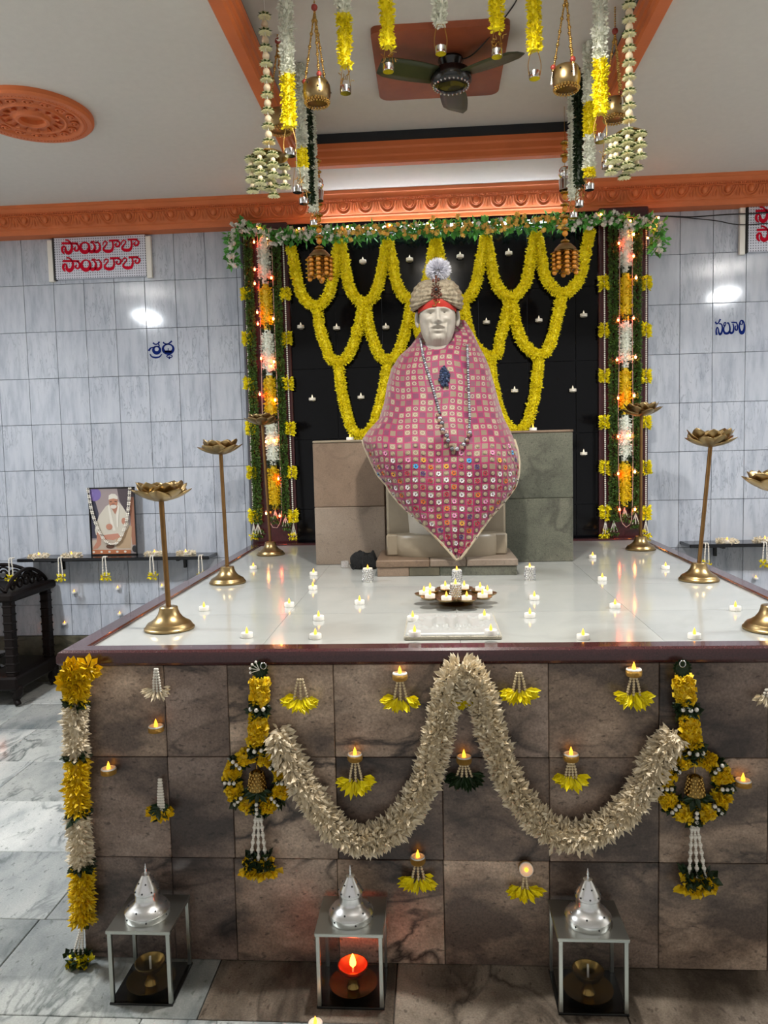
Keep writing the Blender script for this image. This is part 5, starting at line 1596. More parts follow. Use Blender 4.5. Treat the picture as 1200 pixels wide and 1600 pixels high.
# ---- white swags
def white_swag(pts, label):
    path = smoothp([P(x, y, Y=YF - 0.035) for x, y in pts])
    r = empty('white_swag', path[0], label, 'garland', 'white petal swags on the altar front')
    T, N, B = frames(path)
    for lo, hi, nm in ((0, 1, 'petals'),):
        t = MB(); fluff(t, path, 0.019, 0.026, 0.0115, 3400, 0.35, wall=(0, -1, 0), jit=0.45, cup=0.3, rjit=0.3, wide=0.55)
        stuff(t.build(nm, M['cream'], r))
    t = MB(); t.tube(resample(path, 0.02), 0.014, 8); t.build('core_rope', M['cream'], r, smooth=180)
white_swag([(428, 1142), (448, 1180), (468, 1218), (500, 1268), (540, 1306), (580, 1314), (620, 1290), (655, 1245), (678, 1180), (694, 1110), (706, 1062), (722, 1042)], 'white petal swag on the left of the altar front')
white_swag([(1058, 1148), (1030, 1180), (1010, 1225), (970, 1275), (920, 1304), (872, 1304), (835, 1278), (798, 1226), (776, 1170), (756, 1105), (742, 1062), (722, 1042)], 'white petal swag on the right of the altar front')

# ---- ring wreaths with bells
def ring_wreath(top, ring_c, rr, tas, label, side):
    Yr = YF - 0.03; k = Yr / F
    p0 = P(*top, Y=Yr); c_ = P(*ring_c, Y=Yr); r_ = rr * k
    root = empty('ring_wreath', p0, label, 'wreath', 'ring wreaths on the altar front')
    pt = c_ + np.array([0, 0, r_])
    t = MB(); n = 16; a = np.linspace(0, 2 * PI, n, endpoint=False)
    d_ = np.stack([np.cos(a), -0.4 + 0 * a, np.sin(a)], 1); t.petals(np.repeat(p0[None], n, 0), d_, np.repeat(np.array([[0, -1.0, 0]]), n, 0), 0.03, 0.02, 0.2)
    stuff(t.build('leaf_rosette', M['leaf'], root))
    t = MB(); q = p0 + np.array([0.012 if side == 'L' else 0.0, -0.014, 0.012]); t.tube([q + np.array([0.008 * math.cos(b_), 0, 0.009 * math.sin(b_)]) for b_ in np.linspace(0, 2 * PI, 17)[:-1]], 0.0018, 6, closed=True); t.build('hanging_ring', M['silver'], root, smooth=60)
    if side == 'L':
        t = MB()
        for b_ in (1.9, 2.4, 2.9, 3.4): 
            e_ = p0 + np.array([0.026 * math.cos(b_), -0.018, 0.026 * math.sin(b_)]); t.tube([p0 + np.array([0, -0.012, 0]), e_], 0.0012, 5); t.ball(e_, 0.004, 6, 5)
        stuff(t.build('white_stamens', M['bead'], root, smooth=60))
    strap = np.array([p0 + (pt - p0) * s for s in np.linspace(0.1, 1, 20)])
    L_ = pathlen(strap)
    for a0, a1, kind in ((0.0, 0.33, 'y'), (0.33, 0.47, 'g'), (0.47, 0.86, 'y'), (0.86, 1.0, 'g')):
        seg = cut(strap, a0, a1)
        t = MB()
        if kind == 'y':
            fluff(t, seg, 0.013, 0.015, 0.016, 2600, 0, wall=(0, -1, 0), jit=0.6, cup=0.4); t.tube(seg, 0.018, 8); stuff(t.build('yellow_band', M['yellow2'], root))
        else:
            fluff(t, seg, 0.012, 0.026, 0.018, 1800, 0, wall=(0, -1, 0), jit=0.6); t.tube(seg, 0.012, 8); stuff(t.build('leaf_band', M['leaf'], root))
            for s in (-1, 0, 1):
                t = MB(); t.ball(seg[len(seg) // 2] + np.array([s * 0.018, -0.028 + abs(s) * 0.008, 0.004]), 0.0065, 8, 6); t.build('pearl', M['bead'], root, smooth=180)
    n = 8
    for i in range(n):
        a0 = PI / 2 + 2 * PI * i / n + 0.13; a1 = a0 + 2 * PI / n - 0.26
        arc = np.array([c_ + np.array([r_ * math.cos(b_), 0, r_ * math.sin(b_)]) for b_ in np.linspace(a0, a1, 10)])
        t = MB(); fluff(t, arc, 0.011, 0.015, 0.016, 2800, 0, wall=(0, -1, 0), jit=0.6, cup=0.4); t.tube(arc, 0.015, 7); stuff(t.build('yellow_band', M['yellow2'], root))
        am = a0 - 0.13
        if i:
            m_ = c_ + np.array([r_ * math.cos(am), 0, r_ * math.sin(am)]); tg = np.array([-math.sin(am), 0, math.cos(am)])
            t = MB(); fluff(t, np.array([m_ - tg * 0.008, m_ + tg * 0.008]), 0.01, 0.022, 0.016, 2000, 0, wall=(0, -1, 0)); stuff(t.build('leaf_band', M['leaf'], root))
            rd = np.array([math.cos(am), 0, math.sin(am)])
            for s in (-1, 0, 1):
                t = MB(); t.ball(m_ + rd * s * 0.013 + np.array([0, -0.022, 0]), 0.006, 8, 6); t.build('pearl', M['bead'], root, smooth=180)
    # bell in the ring
    bt = c_ + np.array([0, -0.004, r_ * 0.42])
    bell = MB(); bell.lathe([(0.026, -0.058), (0.0275, -0.056), (0.027, -0.05), (0.022, -0.036), (0.0185, -0.02), (0.017, -0.008), (0.012, -0.001), (0.004, 0.002), (0, 0.004)], 24, bt, caps=False)
    bl = bell.build('bell', M['brass'], root, smooth=40)
    t = MB()
    for i in range(6):
        for j in range(12):
            b_ = 2 * PI * (j + 0.5 * (i % 2)) / 12; rr_ = 0.0185 + 0.0075 * (1 - i / 5)
            t.ball(bt + np.array([rr_ * math.cos(b_), rr_ * math.sin(b_), -0.052 + i * 0.0085]), 0.0036, 5, 4, sc=(1, 1, 1.4))
    stuff(t.build('filigree', M['goldwire'], bl, smooth=60))
    t = MB(); t.tube([bt, c_ + np.array([0, 0, r_ - 0.012])], 0.0015, 5); t.build('bell_cord', M['goldwire'], root)
    t = MB(); m_ = bt + np.array([0, 0, -0.06]); n2 = 16; a = rng.uniform(-1.6, 1.6, n2)
    t.petals(m_ + rng.normal(0, 0.006, (n2, 3)), np.stack([np.sin(a), -0.2 + 0 * a, -np.cos(a) * 0.6], 1), np.stack([0 * a, -1 + 0 * a, 0.4 + 0 * a], 1), 0.04, 0.014, 0.2); stuff(t.build('bell_leaves', M['leaf'], root))
    # tassel
    pb = c_ - np.array([0, 0, r_ + 0.004]); pe = P(*tas, Y=Yr)
    t = MB(); fluff(t, np.array([pb, pb - np.array([0, 0, 0.02])]), 0.01, 0.026, 0.018, 1400, 0, wall=(0, -1, 0)); stuff(t.build('leaf_knot', M['leaf'], root))
    for s in (-1, 0, 1):
        t = MB(); q0 = pb - np.array([-s * 0.006, 0.002, 0.015]); q1 = np.array([pe[0] + s * 0.022, Yr - 0.006, pe[2] + 0.03])
        t.beads(np.array([q0, q1]), 0.0042, 0.0075, n=7, m=5, alt=(3, 1.6)); t.build('bead_strand', M['bead'], root, smooth=60)
    e0, e1 = pe + np.array([-0.038, 0, 0.022]), pe + np.array([0.038, 0, 0.022])
    t = MB(); fluff(t, np.array([e0, e1]), 0.008, 0.028, 0.02, 1100, 0, wall=(0, -1, 0)); stuff(t.build('leaf_fringe', M['leaf'], root))
    t = MB(); fluff(t, np.array([e0 - np.array([0.008, 0, 0.016]), (e0 + e1) / 2 - np.array([0, 0, 0.03]), e1 - np.array([-0.008, 0, 0.016])]), 0.008, 0.022, 0.018, 1500, 0, wall=(0, -1, 0), cup=0.4); stuff(t.build('yellow_fringe', M['yellow2'], root))
ring_wreath((407, 1045), (402, 1219), 43, (405, 1357), 'yellow ring wreath with gold bell on the left of the altar front', 'L')
ring_wreath((1064, 1042), (1085, 1228), 46, (1088, 1383), 'yellow ring wreath with gold bell on the right of the altar front', 'R')

# ---- corner garland at the left end
path = smoothp([P(x, y, Y=YF - 0.035) for x, y in ((122, 1050), (118, 1095), (117, 1140), (119, 1190), (120, 1240), (123, 1290), (126, 1340), (128, 1390), (129, 1440))])
cg = empty('corner_garland', path[0], 'long yellow and white banded garland down the left corner of the altar front', 'garland')
tot = pathlen(path)
dcum = np.concatenate([[0], np.cumsum(np.linalg.norm(np.diff(path, axis=0), axis=1))]) / tot
def seg_(a, b_):
    s = np.linspace(a, b_, max(int((b_ - a) * 40), 4)); return np.stack([np.interp(s, dcum, path[:, k]) for k in range(3)], 1)
for a, b_, kind in ((0.0, 0.115, 'yellow2'), (0.125, 0.33, 'cream'), (0.345, 0.555, 'yellow2'), (0.57, 0.765, 'cream'), (0.78, 1.0, 'yellow2')):
    t = MB(); fluff(t, seg_(a, b_), 0.013, 0.026, 0.011, 3000, 0.25, wall=(0, -1, 0), jit=0.35, rjit=0.2, cup=0.3); t.tube(seg_(a, b_), 0.017, 8)
    stuff(t.build('yellow_band' if kind == 'yellow2' else 'white_band', M[kind], cg))
    t = MB(); fluff(t, seg_(max(b_ - 0.004, 0), min(b_ + 0.012, 1.0)), 0.014, 0.028, 0.018, 2600, 0, wall=(0, -1, 0)); stuff(t.build('leaf_band', M['leaf'], cg))
t = MB()
for cxy, n in (((112, 1048), 30), ((138, 1044), 30), ((126, 1052), 34), ((118, 1070), 26), ((108, 1066), 24)):
    q0 = P(*cxy, Y=YF - 0.045); q = nrm(rng.normal(0, 1, (n, 3)) * np.array([1, 0.5, 1]) + np.array([0, -0.5, 0]))
    t.petals(q0 + q * 0.006, q, np.stack([rng.normal(0, 0.3, n), -np.ones(n), rng.normal(0, 0.3, n)], 1), 0.038, 0.02, 0.3, 0, 0.65)
stuff(t.build('large_blossoms', M['yellow2'], cg))
e0 = path[-1]
for s in (-1, 0, 1):
    t = MB(); q1 = P(122 + s * 7, 1490, Y=YF - 0.035); t.beads(np.array([e0, q1]), 0.004, 0.0078, n=7, m=5); t.build('bead_strand', M['bead'], cg, smooth=60)
q0, q1 = P(106, 1497, Y=YF - 0.035), P(140, 1500, Y=YF - 0.035)
t = MB(); fluff(t, np.array([q0, q1]), 0.008, 0.024, 0.018, 1300, 0, wall=(0, -1, 0)); stuff(t.build('leaf_fringe', M['leaf'], cg))
t = MB(); fluff(t, np.array([q0 - np.array([0, 0, 0.008]), q1 - np.array([0, 0, 0.012])]), 0.006, 0.024, 0.016, 700, 0, wall=(0, -1, 0), cup=0.4); stuff(t.build('yellow_fringe', M['yellow'], cg))

# ================================================================== steel lanterns on the floor
def lantern(fl, fr_, label, lab_lamp, lit):
    a, c_ = P(*fl, Z=0), P(*fr_, Z=0)
    x0, x1 = a[0], c_[0]; y0 = (a[1] + c_[1]) / 2; y1 = y0 + 0.172; h_ = 0.205
    cx_, cy_ = (x0 + x1) / 2, (y0 + y1) / 2
    r = empty('steel_lantern', (cx_, cy_, 0), label, 'lantern', 'steel lanterns in front of the altar')
    t = MB(); t.bbox((x0 - 0.002, y0 - 0.002, 0.0), (x1 + 0.002, y1 + 0.002, 0.006), 0.001); t.build('base_plate', M['dark'], r)
    for x in (x0, x1 - 0.011):
        for y in (y0, y1 - 0.011):
            t = MB(); t.bbox((x, y, 0.006), (x + 0.011, y + 0.011, h_), 0.001); t.build('corner_post', M['steel'], r)
    t = MB(); t.bbox((x0 - 0.003, y0 - 0.003, h_), (x1 + 0.003, y1 + 0.003, h_ + 0.010), 0.0015); t.build('roof_plate', M['steel'], r)
    for lo, hi in (((x0 + 0.011, y0 + 0.004, 0.006), (x1 - 0.011, y0 + 0.006, h_)), ((x0 + 0.011, y1 - 0.006, 0.006), (x1 - 0.011, y1 - 0.004, h_)), ((x0 + 0.004, y0 + 0.011, 0.006), (x0 + 0.006, y1 - 0.011, h_)), ((x1 - 0.006, y0 + 0.011, 0.006), (x1 - 0.004, y1 - 0.011, h_))):
        t = MB(); t.box(lo, hi); t.build('pane', M['glass'], r)
    o_ = (cx_, cy_ - 0.012, h_ + 0.010)
    t = MB()
    t.lathe([(0.060, 0), (0.061, 0.002), (0.061, 0.018), (0.0625, 0.02), (0.061, 0.022), (0.057, 0.028), (0.048, 0.035), (0.039, 0.041), (0.034, 0.047), (0.0325, 0.05), (0.0325, 0.068), (0.0345, 0.071), (0.034, 0.078), (0.029, 0.089), (0.0205, 0.103), (0.014, 0.114), (0.011, 0.119), (0.0125, 0.121), (0.0, 0.123)], 48, o_)
    dome = t.build('dome', M['domesteel'], r, smooth=30)
    t = MB(); t.lathe([(0.004, 0.122), (0.0045, 0.126), (0.003, 0.131), (0.0042, 0.136), (0.0028, 0.141), (0.0015, 0.148), (0, 0.153)], 10, o_); t.build('finial', M['silver'], dome, smooth=40)
    for rr_, z, n, off in ((0.0608, 0.011, 6, 0.3), (0.051, 0.0335, 6, 0.8), (0.0335, 0.0795, 8, 0.0), (0.022, 0.1005, 6, 0.3)):
        for k in range(n):
            b_ = off + 2 * PI * k / n - PI / 2
            t = MB(); t.ball((o_[0] + rr_ * math.cos(b_), o_[1] + rr_ * math.sin(b_), o_[2] + z), 0.0027, 6, 4); t.build('vent_hole', M['dark'], dome)
    # oil lamp inside
    q = (cx_, cy_ - 0.01, 0.0062)
    lm = empty('brass_oil_lamp', q, lab_lamp, 'lamp', 'brass lamps in the lanterns')
    t = MB(); t.lathe([(0.0, 0), (0.04, 0), (0.05, 0.003), (0.066, 0.013), (0.068, 0.018), (0.066, 0.018), (0.05, 0.007), (0.012, 0.006), (0.0, 0.006)], 40, q); t.build('saucer', M['brass'], lm, smooth=40)
    t = MB(); t.lathe([(0.02, 0.006), (0.016, 0.012), (0.01, 0.026), (0.012, 0.036), (0.014, 0.04)], 20, q); t.build('foot', M['brass'], lm, smooth=40)
    t = MB(); t.lathe([(0.0, 0.04), (0.016, 0.04), (0.034, 0.05), (0.042, 0.064), (0.043, 0.07), (0.0405, 0.07), (0.032, 0.056), (0.014, 0.048), (0.0, 0.047)], 32, q); t.build('oil_bowl', M['copper'] if lit else M['brass'], lm, smooth=40)
    t = MB(); t.tube([(q[0], q[1], q[2] + 0.045), (q[0], q[1], q[2] + (0.066 if lit else 0.084))], 0.003, 6); t.build('wick', M['string'], lm)
    if lit:
        t = MB(); t.lathe([(0.003, 0.062), (0.0085, 0.068), (0.0095, 0.075), (0.007, 0.086), (0.003, 0.096), (0, 0.101)], 12, q); t.build('flame', M['lampfire'], lm, smooth=60)
M['lampfire'] = mat('oil lamp flame', '#ff9a40', 0.4, emis='#ff5a1a', es=110)
M['copper'] = mat('glow-tinted bowl', '#c96a3a', 0.3, 1.0)  # the flame's orange glow is put into the bowl's colour
lantern((172, 1571), (270, 1571), 'leftmost steel lantern with pierced dome in front of the altar', 'unlit brass oil lamp inside the leftmost lantern', False)
lantern((496, 1577), (600, 1577), 'middle steel lantern with a burning lamp in front of the altar', 'burning oil lamp inside the middle lantern, glow coloured into its bowl', True)
lantern((874, 1587), (982, 1587), 'rightmost steel lantern with pierced dome in front of the altar', 'unlit brass oil lamp inside the rightmost lantern', False)
tealight(P(493, 1606, Z=0), 'lit tealight on the floor below the middle lantern at the bottom edge', 'tealight on the floor')

# ================================================================== ceiling pieces
# ---- round ceiling medallion
mc = np.array([-1.835, 3.55, ZC])
md = empty('ceiling_medallion', mc, 'round terracotta plaster medallion on the left of the ceiling', 'ceiling medallion')
R_m = 0.272
prof = [(0.0, -0.012), (0.05, -0.012), (0.052, -0.03), (0.062, -0.04), (0.075, -0.038), (0.082, -0.026), (0.09, -0.022), (0.135, -0.024), (0.14, -0.032), (0.148, -0.034), (0.154, -0.026), (0.16, -0.022), (0.205, -0.022), (0.21, -0.03), (0.217, -0.034), (0.225, -0.034), (0.23, -0.03), (0.245, -0.032), (0.262, -0.03), (R_m, -0.02), (R_m, 0.0)]
t = MB(); t.lathe(prof, 72, mc, caps=False); t.build('disc', M['terra'], md, smooth=35)
def ring_of(name, n, r, build, off=0.0):
    first = None
    for k in range(n):
        a = off + 2 * PI * k / n
        if first is None:
            t = MB(); build(t); first = t.build(name, M['terra'], smooth=60); o = first
        else:
            o = first.copy(); COL.objects.link(o)
        o.parent = md; o.location = (r * math.cos(a), r * math.sin(a), 0); o.rotation_euler = (0, 0, a)
def ros(t):
    t.tube([(0.016 * math.cos(a), 0.02 * math.sin(a), -0.027) for a in np.linspace(0, 2 * PI, 13)[:-1]], 0.0045, 6, closed=True); t.ball((0, 0, -0.026), 0.009, 8, 6)
ring_of('rosette', 16, 0.183, ros)
def leafp(t):
    t.petals(np.array([[-0.018, 0, -0.024]]), np.array([[1.0, 0, -0.15]]), np.array([[0, 0, -1.0]]), 0.042, 0.03, 0.35); t.petals(np.array([[-0.012, 0, -0.027]]), np.array([[1.0, 0, -0.2]]), np.array([[0, 0, -1.0]]), 0.03, 0.012, 0.3)
ring_of('acanthus_leaf', 14, 0.112, leafp)
t = MB()
for k in range(96):
    a = 2 * PI * k / 96; t.ball(mc + np.array([0.2365 * math.cos(a), 0.2365 * math.sin(a), -0.031]), 0.0045, 5, 4)
stuff(t.build('bead_ring', M['terra'], md))

# ---- ceiling fan on its terracotta board
fb = P(704, 82, Z=ZR)
fx, fy = fb[0], fb[1]
bd = [P(580, 40, Z=ZR), P(797, 27, Z=ZR), P(778, 138, Z=ZR), P(594, 150, Z=ZR)]
t = MB()
b0x, b1x = min(q[0] for q in bd), max(q[0] for q in bd); b0y, b1y = (bd[0][1] + bd[1][1]) / 2, (bd[2][1] + bd[3][1]) / 2
rc = []
for cx_, cy_, a0 in ((b1x - 0.05, b1y - 0.05, 0), (b0x + 0.05, b1y - 0.05, PI / 2), (b0x + 0.03, b0y + 0.03, PI), (b1x - 0.03, b0y + 0.03, 1.5 * PI)):
    rr_ = 0.05 if cy_ > (b0y + b1y) / 2 else 0.03
    for a in np.linspace(a0, a0 + PI / 2, 5): rc.append((cx_ + rr_ * math.cos(a), cy_ + rr_ * math.sin(a), ZR - 0.028))
t.poly(rc, 0.028, (0, 0, 1))
M['board'] = mat('terracotta board', '#a9562d', 0.5, noise=(5, 0.3), col2='#6f3420')
bo = tag(t.build('fan_board', M['board'], org=(fx, fy, ZR)), 'square terracotta board on the recess ceiling above the fan', 'board')
fan = empty('ceiling_fan', (fx, fy, ZR - 0.028), 'dark ceiling fan with olive black blades under the terracotta board', 'fan')
hz = P(697, 124, Y=fy)[2]
t = MB(); t.lathe([(0.0, 0), (0.055, 0.0), (0.058, -0.01), (0.04, -0.045), (0.014, -0.055), (0.012, -0.06), (0.012, hz - ZR + 0.06)], 28, (fx, fy, ZR - 0.028)); t.build('canopy_and_rod', M['dark'], fan, smooth=40)
t = MB(); t.lathe([(0.0, 0.05), (0.05, 0.048), (0.085, 0.03), (0.092, 0.012), (0.092, -0.012), (0.08, -0.03), (0.06, -0.036), (0.058, -0.03), (0.0, -0.032)], 40, (fx, fy, hz)); t.build('motor', M['dark'], fan, smooth=40)
t = MB()
for k in range(26):
    a = 2 * PI * k / 26; t.ball((fx + 0.079 * math.cos(a), fy + 0.079 * math.sin(a), hz - 0.031), 0.0055, 5, 4)
stuff(t.build('motor_rivets', M['silver'], fan))
M['blade'] = mat('olive black fan blade', '#1d2016', 0.45, col2='#4a5228', noise=(3, 0.5))
for a in (-0.55, 1.48, 3.55):
    V = []
    for s in np.linspace(0, 1, 9):
        r_ = 0.08 + 0.26 * s; w = 0.042 + 0.022 * math.sin(PI * (0.15 + 0.7 * s)); w *= 1 if s < 0.95 else 0.7
        row = []
        for q in (-1, -0.5, 0, 0.5, 1):
            x, y, z = r_, q * w, 0.010 * q * 1.2
            row.append((fx + x * math.cos(a) - y * math.sin(a), fy + x * math.sin(a) + y * math.cos(a), hz + 0.005 + z))
        V.append(row)
    t = MB(); t.grid(V); o = t.build('blade', M['blade'], fan, smooth=60)
    m_ = o.modifiers.new('thickness', 'SOLIDIFY'); m_.thickness = 0.004
t = MB(); t.tube(smoothp([(fx, fy, ZR - 0.035), (fx + 0.1, fy - 0.06, ZR - 0.04), P(800, 12, Z=ZR - 0.003), P(812, -20, Z=ZR - 0.003)]), 0.003, 6); t.build('fan_cable', M['cable'], fan)

# ================================================================== hanging decorations
def zpix(x, y, Y): return P(x, y, Y=Y)[2]
def hx(x, y, Y): return P(x, y, Y=Y)[0]
def holder(root, x, Y, ztop, zcup, style, tlabel):
    """wire handle and a little metal cup carrying a tealight"""
    t = MB(); w = 0.021
    if style == 0:
        t.tube(smoothp([(x - w, Y, zcup + 0.01), (x - w * 1.15, Y, zcup + 0.05), (x - w * 0.6, Y, ztop - 0.006), (x, Y, ztop), (x + w * 0.6, Y, ztop - 0.006), (x + w * 1.15, Y, zcup + 0.05), (x + w, Y, zcup + 0.01)]), 0.0016, 5)
    else:
        for s in (-1, 1): t.tube([(x + s * w * 0.5, Y, ztop), (x + s * w, Y, zcup + 0.01)], 0.0014, 5)
        for k in range(9):
            a = rng.uniform(0, 2 * PI); p = np.array([x + rng.uniform(-1, 1) * w * 1.3, Y + rng.uniform(-0.01, 0.01), zcup + rng.uniform(0.035, 0.075)])
            d_ = nrm(rng.normal(0, 1, 3)) * 0.013; t.tube([p - d_, p, p + np.array([d_[2], d_[1], d_[0]])], 0.0017, 4)
    t.build('wire_handle', M['goldwire'], root, smooth=60)
    t = MB(); t.lathe([(0.0, -0.003), (0.0205, -0.003), (0.0215, 0.0), (0.0215, 0.022), (0.02, 0.022), (0.019, 0.001), (0.0, 0.001)], 20, (x, Y, zcup)); t.build('tin_cup', M['silver'], root, smooth=40)
    tealight((x, Y, zcup + 0.0015), tlabel, 'tealights in hanging holders', lit=False, s=0.98)

def hanging(px_, Y, segs, ytop, cup, style, label, tl, r=0.019):
    """a flower string: segs = [(bottom pixel row, material)], top at the recess ceiling"""
    ref = segs[-1][0]
    x = hx(px_, ref, Y)
    root = empty('hanging_garland', (x, Y, ZR), label, 'garland', 'flower strings hanging from the ceiling')
    zt = ZR
    for k, (yb, m_) in enumerate(segs):
        zb_ = zpix(px_, yb, Y)
        t = MB(); seg = np.array([(x, Y, zt - (zt - zb_) * s) for s in np.linspace(0, 1, 14)])
        fluff(t, seg, r * 0.75, 0.017, 0.010, 2700, 0.2, jit=0.4); t.tube(seg, r * 0.8, 8)
        stuff(t.build({'yellow': 'yellow_petals', 'white': 'white_petals', 'pale': 'pale_petals', 'leaf': 'green_leaves'}[m_], M[m_], root)); zt = zb_
    if cup:
        holder(root, x, Y, zt, zpix(px_, cup, Y), style, tl)
    return x

Y0 = 3.02
for px_, segs, cup, stl, nm in ((452, [(116, 'pale'), (198, 'yellow')], 243, 0, 'leftmost long white and yellow'),
                                (539, [(22, 'pale'), (103, 'yellow')], 145, 1, 'short yellow one right of the left gold pot,'),
                                (606, [(73, 'yellow')], 111, 1, 'yellow one over the left edge of the fan board,'),
                                (688, [(38, 'pale')], 83, 0, 'short white one over the fan board,'),
                                (776, [(46, 'yellow')], 88, 1, 'yellow one over the right edge of the fan board,'),
                                (835, [(79, 'yellow')], 122, 0, 'yellow one right of the fan board,'),
                                (938, [(94, 'pale'), (178, 'yellow')], 221, 0, 'rightmost long white and yellow')):
    hanging(px_, Y0, segs, 0, cup, stl, f'hanging flower string, {nm} with a tealight', f'tealight hanging under the flower string, {nm.rstrip(",")}')
for px_, Y, segs, cup, nm in ((474, 3.55, [(232, 'pale'), (262, 'yellow'), (296, 'pale')], 318, 'left side, nearest pale one'),
                              (484, 3.85, [(318, 'leaf')], None, 'left side, dark leafy one'),
                              (490, 4.05, [(332, 'pale')], 352, 'left side, farthest pale one'),
                              (921, 3.5, [(160, 'pale'), (212, 'yellow'), (262, 'pale'), (276, 'yellow')], 296, 'right side, nearest pale one'),
                              (905, 3.8, [(292, 'leaf')], 322, 'right side, dark leafy one'),
                              (896, 4.0, [(310, 'pale')], 340, 'right side, farthest pale one')):
    hanging(px_, Y, segs, 0, cup, 1, f'hanging flower string on the {nm}', f'tealight hanging under the string on the {nm}', r=0.017)
for px_, Y, yc, nm in ((465, 3.35, 300, 'left'), (948, 3.3, 262, 'right')):
    x = hx(px_, yc, Y)
    root = empty('hanging_holder', (x, Y, ZR), f'wire tealight holder on a thin thread behind the {nm} flower cluster', 'candle holder', 'wire holders on threads')
    t = MB(); zc_ = zpix(px_, yc, Y); t.tube([(x, Y, ZR), (x, Y, zc_ + 0.1)], 0.0012, 5); t.build('thread', M['string'], root)
    holder(root, x, Y, zc_ + 0.1, zc_, 1, f'tealight in the wire holder behind the {nm} flower cluster')

# ---- gold pots on three chains
def gold_pot(px_, py_, Y, wpx, label):
    x = hx(px_, py_, Y); zc_ = zpix(px_, py_, Y); R = wpx / F * Y / 2
    root = empty('hanging_pot', (x, Y, ZR), label, 'hanging pot', 'gold pots hanging on bead chains')
    t = MB(); t.lathe([(R * 0.78, -R * 0.72), (R * 0.86, -R * 0.68), (R * 0.98, -R * 0.3), (R, 0.05 * R), (R * 0.95, R * 0.42), (R * 0.82, R * 0.66), (R * 0.74, R * 0.7), (R * 0.7, R * 0.66), (R * 0.85, R * 0.2), (R * 0.8, -R * 0.6), (0, -R * 0.64)], 32, (x, Y, zc_))
    pot = t.build('pot', M['gold'], root, smooth=50)
    t = MB()
    for k in range(24):
        a = 2 * PI * k / 24; t.ball((x + R * 0.86 * math.cos(a), Y + R * 0.86 * math.sin(a), zc_ - R * 0.76), 0.0055, 6, 4)
        t.ball((x + R * 0.8 * math.cos(a + 0.13), Y + R * 0.8 * math.sin(a + 0.13), zc_ - R * 0.9), 0.004, 6, 4)
    stuff(t.build('bead_fringe', M['goldwire'], pot))
    for k in range(8):
        a = 2 * PI * k / 8 + 0.2
        t = MB(); t.ball((x + R * 0.985 * math.cos(a), Y + R * 0.985 * math.sin(a), zc_ + R * (0.3 if k % 2 else -0.05)), 0.004, 6, 4); t.build('mirror_stud', M['dark'], pot)
    zk = zc_ + R * 5.6
    for k in range(3):
        a = 2 * PI * k / 3 - PI / 2 + 0.35
        t = MB(); rim = np.array([x + R * 0.9 * math.cos(a), Y + R * 0.9 * math.sin(a), zc_ + R * 0.58])
        t.beads(np.array([rim, (x, Y, zk)]), 0.0042, 0.0078, n=6, m=4, alt=(6, 1.7)); t.build('bead_chain', M['goldwire'], root, smooth=60)
        t = MB(); t.ball(rim + np.array([0, 0, 0.012]), 0.0105, 8, 6); t.build('red_bead', M['redbead'], root, smooth=180)
        t = MB(); t.beads(np.array([rim + np.array([0.0, 0, 0]), (x + R * 1.03 * math.cos(a), Y + R * 1.03 * math.sin(a), zc_ - R * 0.3)]), 0.0048, 0.008); t.build('side_beads', M['bead'], root)
    t = MB(); t.ball((x, Y, zk + 0.01), 0.013, 8, 6); t.build('top_bead', M['redbead'], root, smooth=180)
    t = MB(); t.beads(np.array([(x, Y, zk + 0.02), (x, Y, ZR)]), 0.004, 0.009, n=6, m=4); t.build('hanging_chain', M['goldwire'], root, smooth=60)
M['redbead'] = mat('red and white bead', '#9a3a30', 0.35)
gold_pot(495, 143, Y0, 42, 'gold pot hanging near the left, between white-yellow string and yellow string')
gold_pot(885, 121, Y0, 42, 'gold pot hanging near the right, left of the white-yellow string')
gold_pot(438, 188, 3.3, 40, 'gold pot half hidden behind the left flower bead string')
gold_pot(961, 170, 3.25, 38, 'gold pot half hidden behind the right flower bead string')

# ---- flower-and-bead drops ending in a cluster
def bell_bunch(t, c_, s, mi_pet, mi_green=None):
    n = 12; a = 2 * PI * np.arange(n) / n
    d_ = np.stack([np.cos(a), np.sin(a), -0.25 + 0 * a], 1)
    t.petals(np.repeat(np.array(c_)[None], n, 0), d_, np.repeat(np.array([[0, 0, 1.0]]), n, 0), 0.023 * s, 0.012 * s, 0.3, mi_pet, 0.6)
    d_ = np.stack([np.cos(a + 0.25), np.sin(a + 0.25), 0.45 + 0 * a], 1)
    t.petals(np.repeat(np.array(c_)[None], n, 0), d_, np.repeat(np.array([[0, 0, 1.0]]), n, 0), 0.019 * s, 0.011 * s, 0.3, mi_pet, 0.6)
    if mi_green is not None:
        t.petals(np.repeat(np.array(c_)[None], 8, 0), np.stack([np.cos(a[:8] * 1.5), np.sin(a[:8] * 1.5), 0.1 + 0 * a[:8]], 1), np.repeat(np.array([[0, 0, 1.0]]), 8, 0), 0.0245 * s, 0.009 * s, 0.2, mi_green, 0.6)
M['budpetal'] = mat('ivory drop petals', '#e6e3b4', 0.55, isl=0.2)
M['budcream'] = mat('cream ball beads', '#e6d2b0', 0.5)
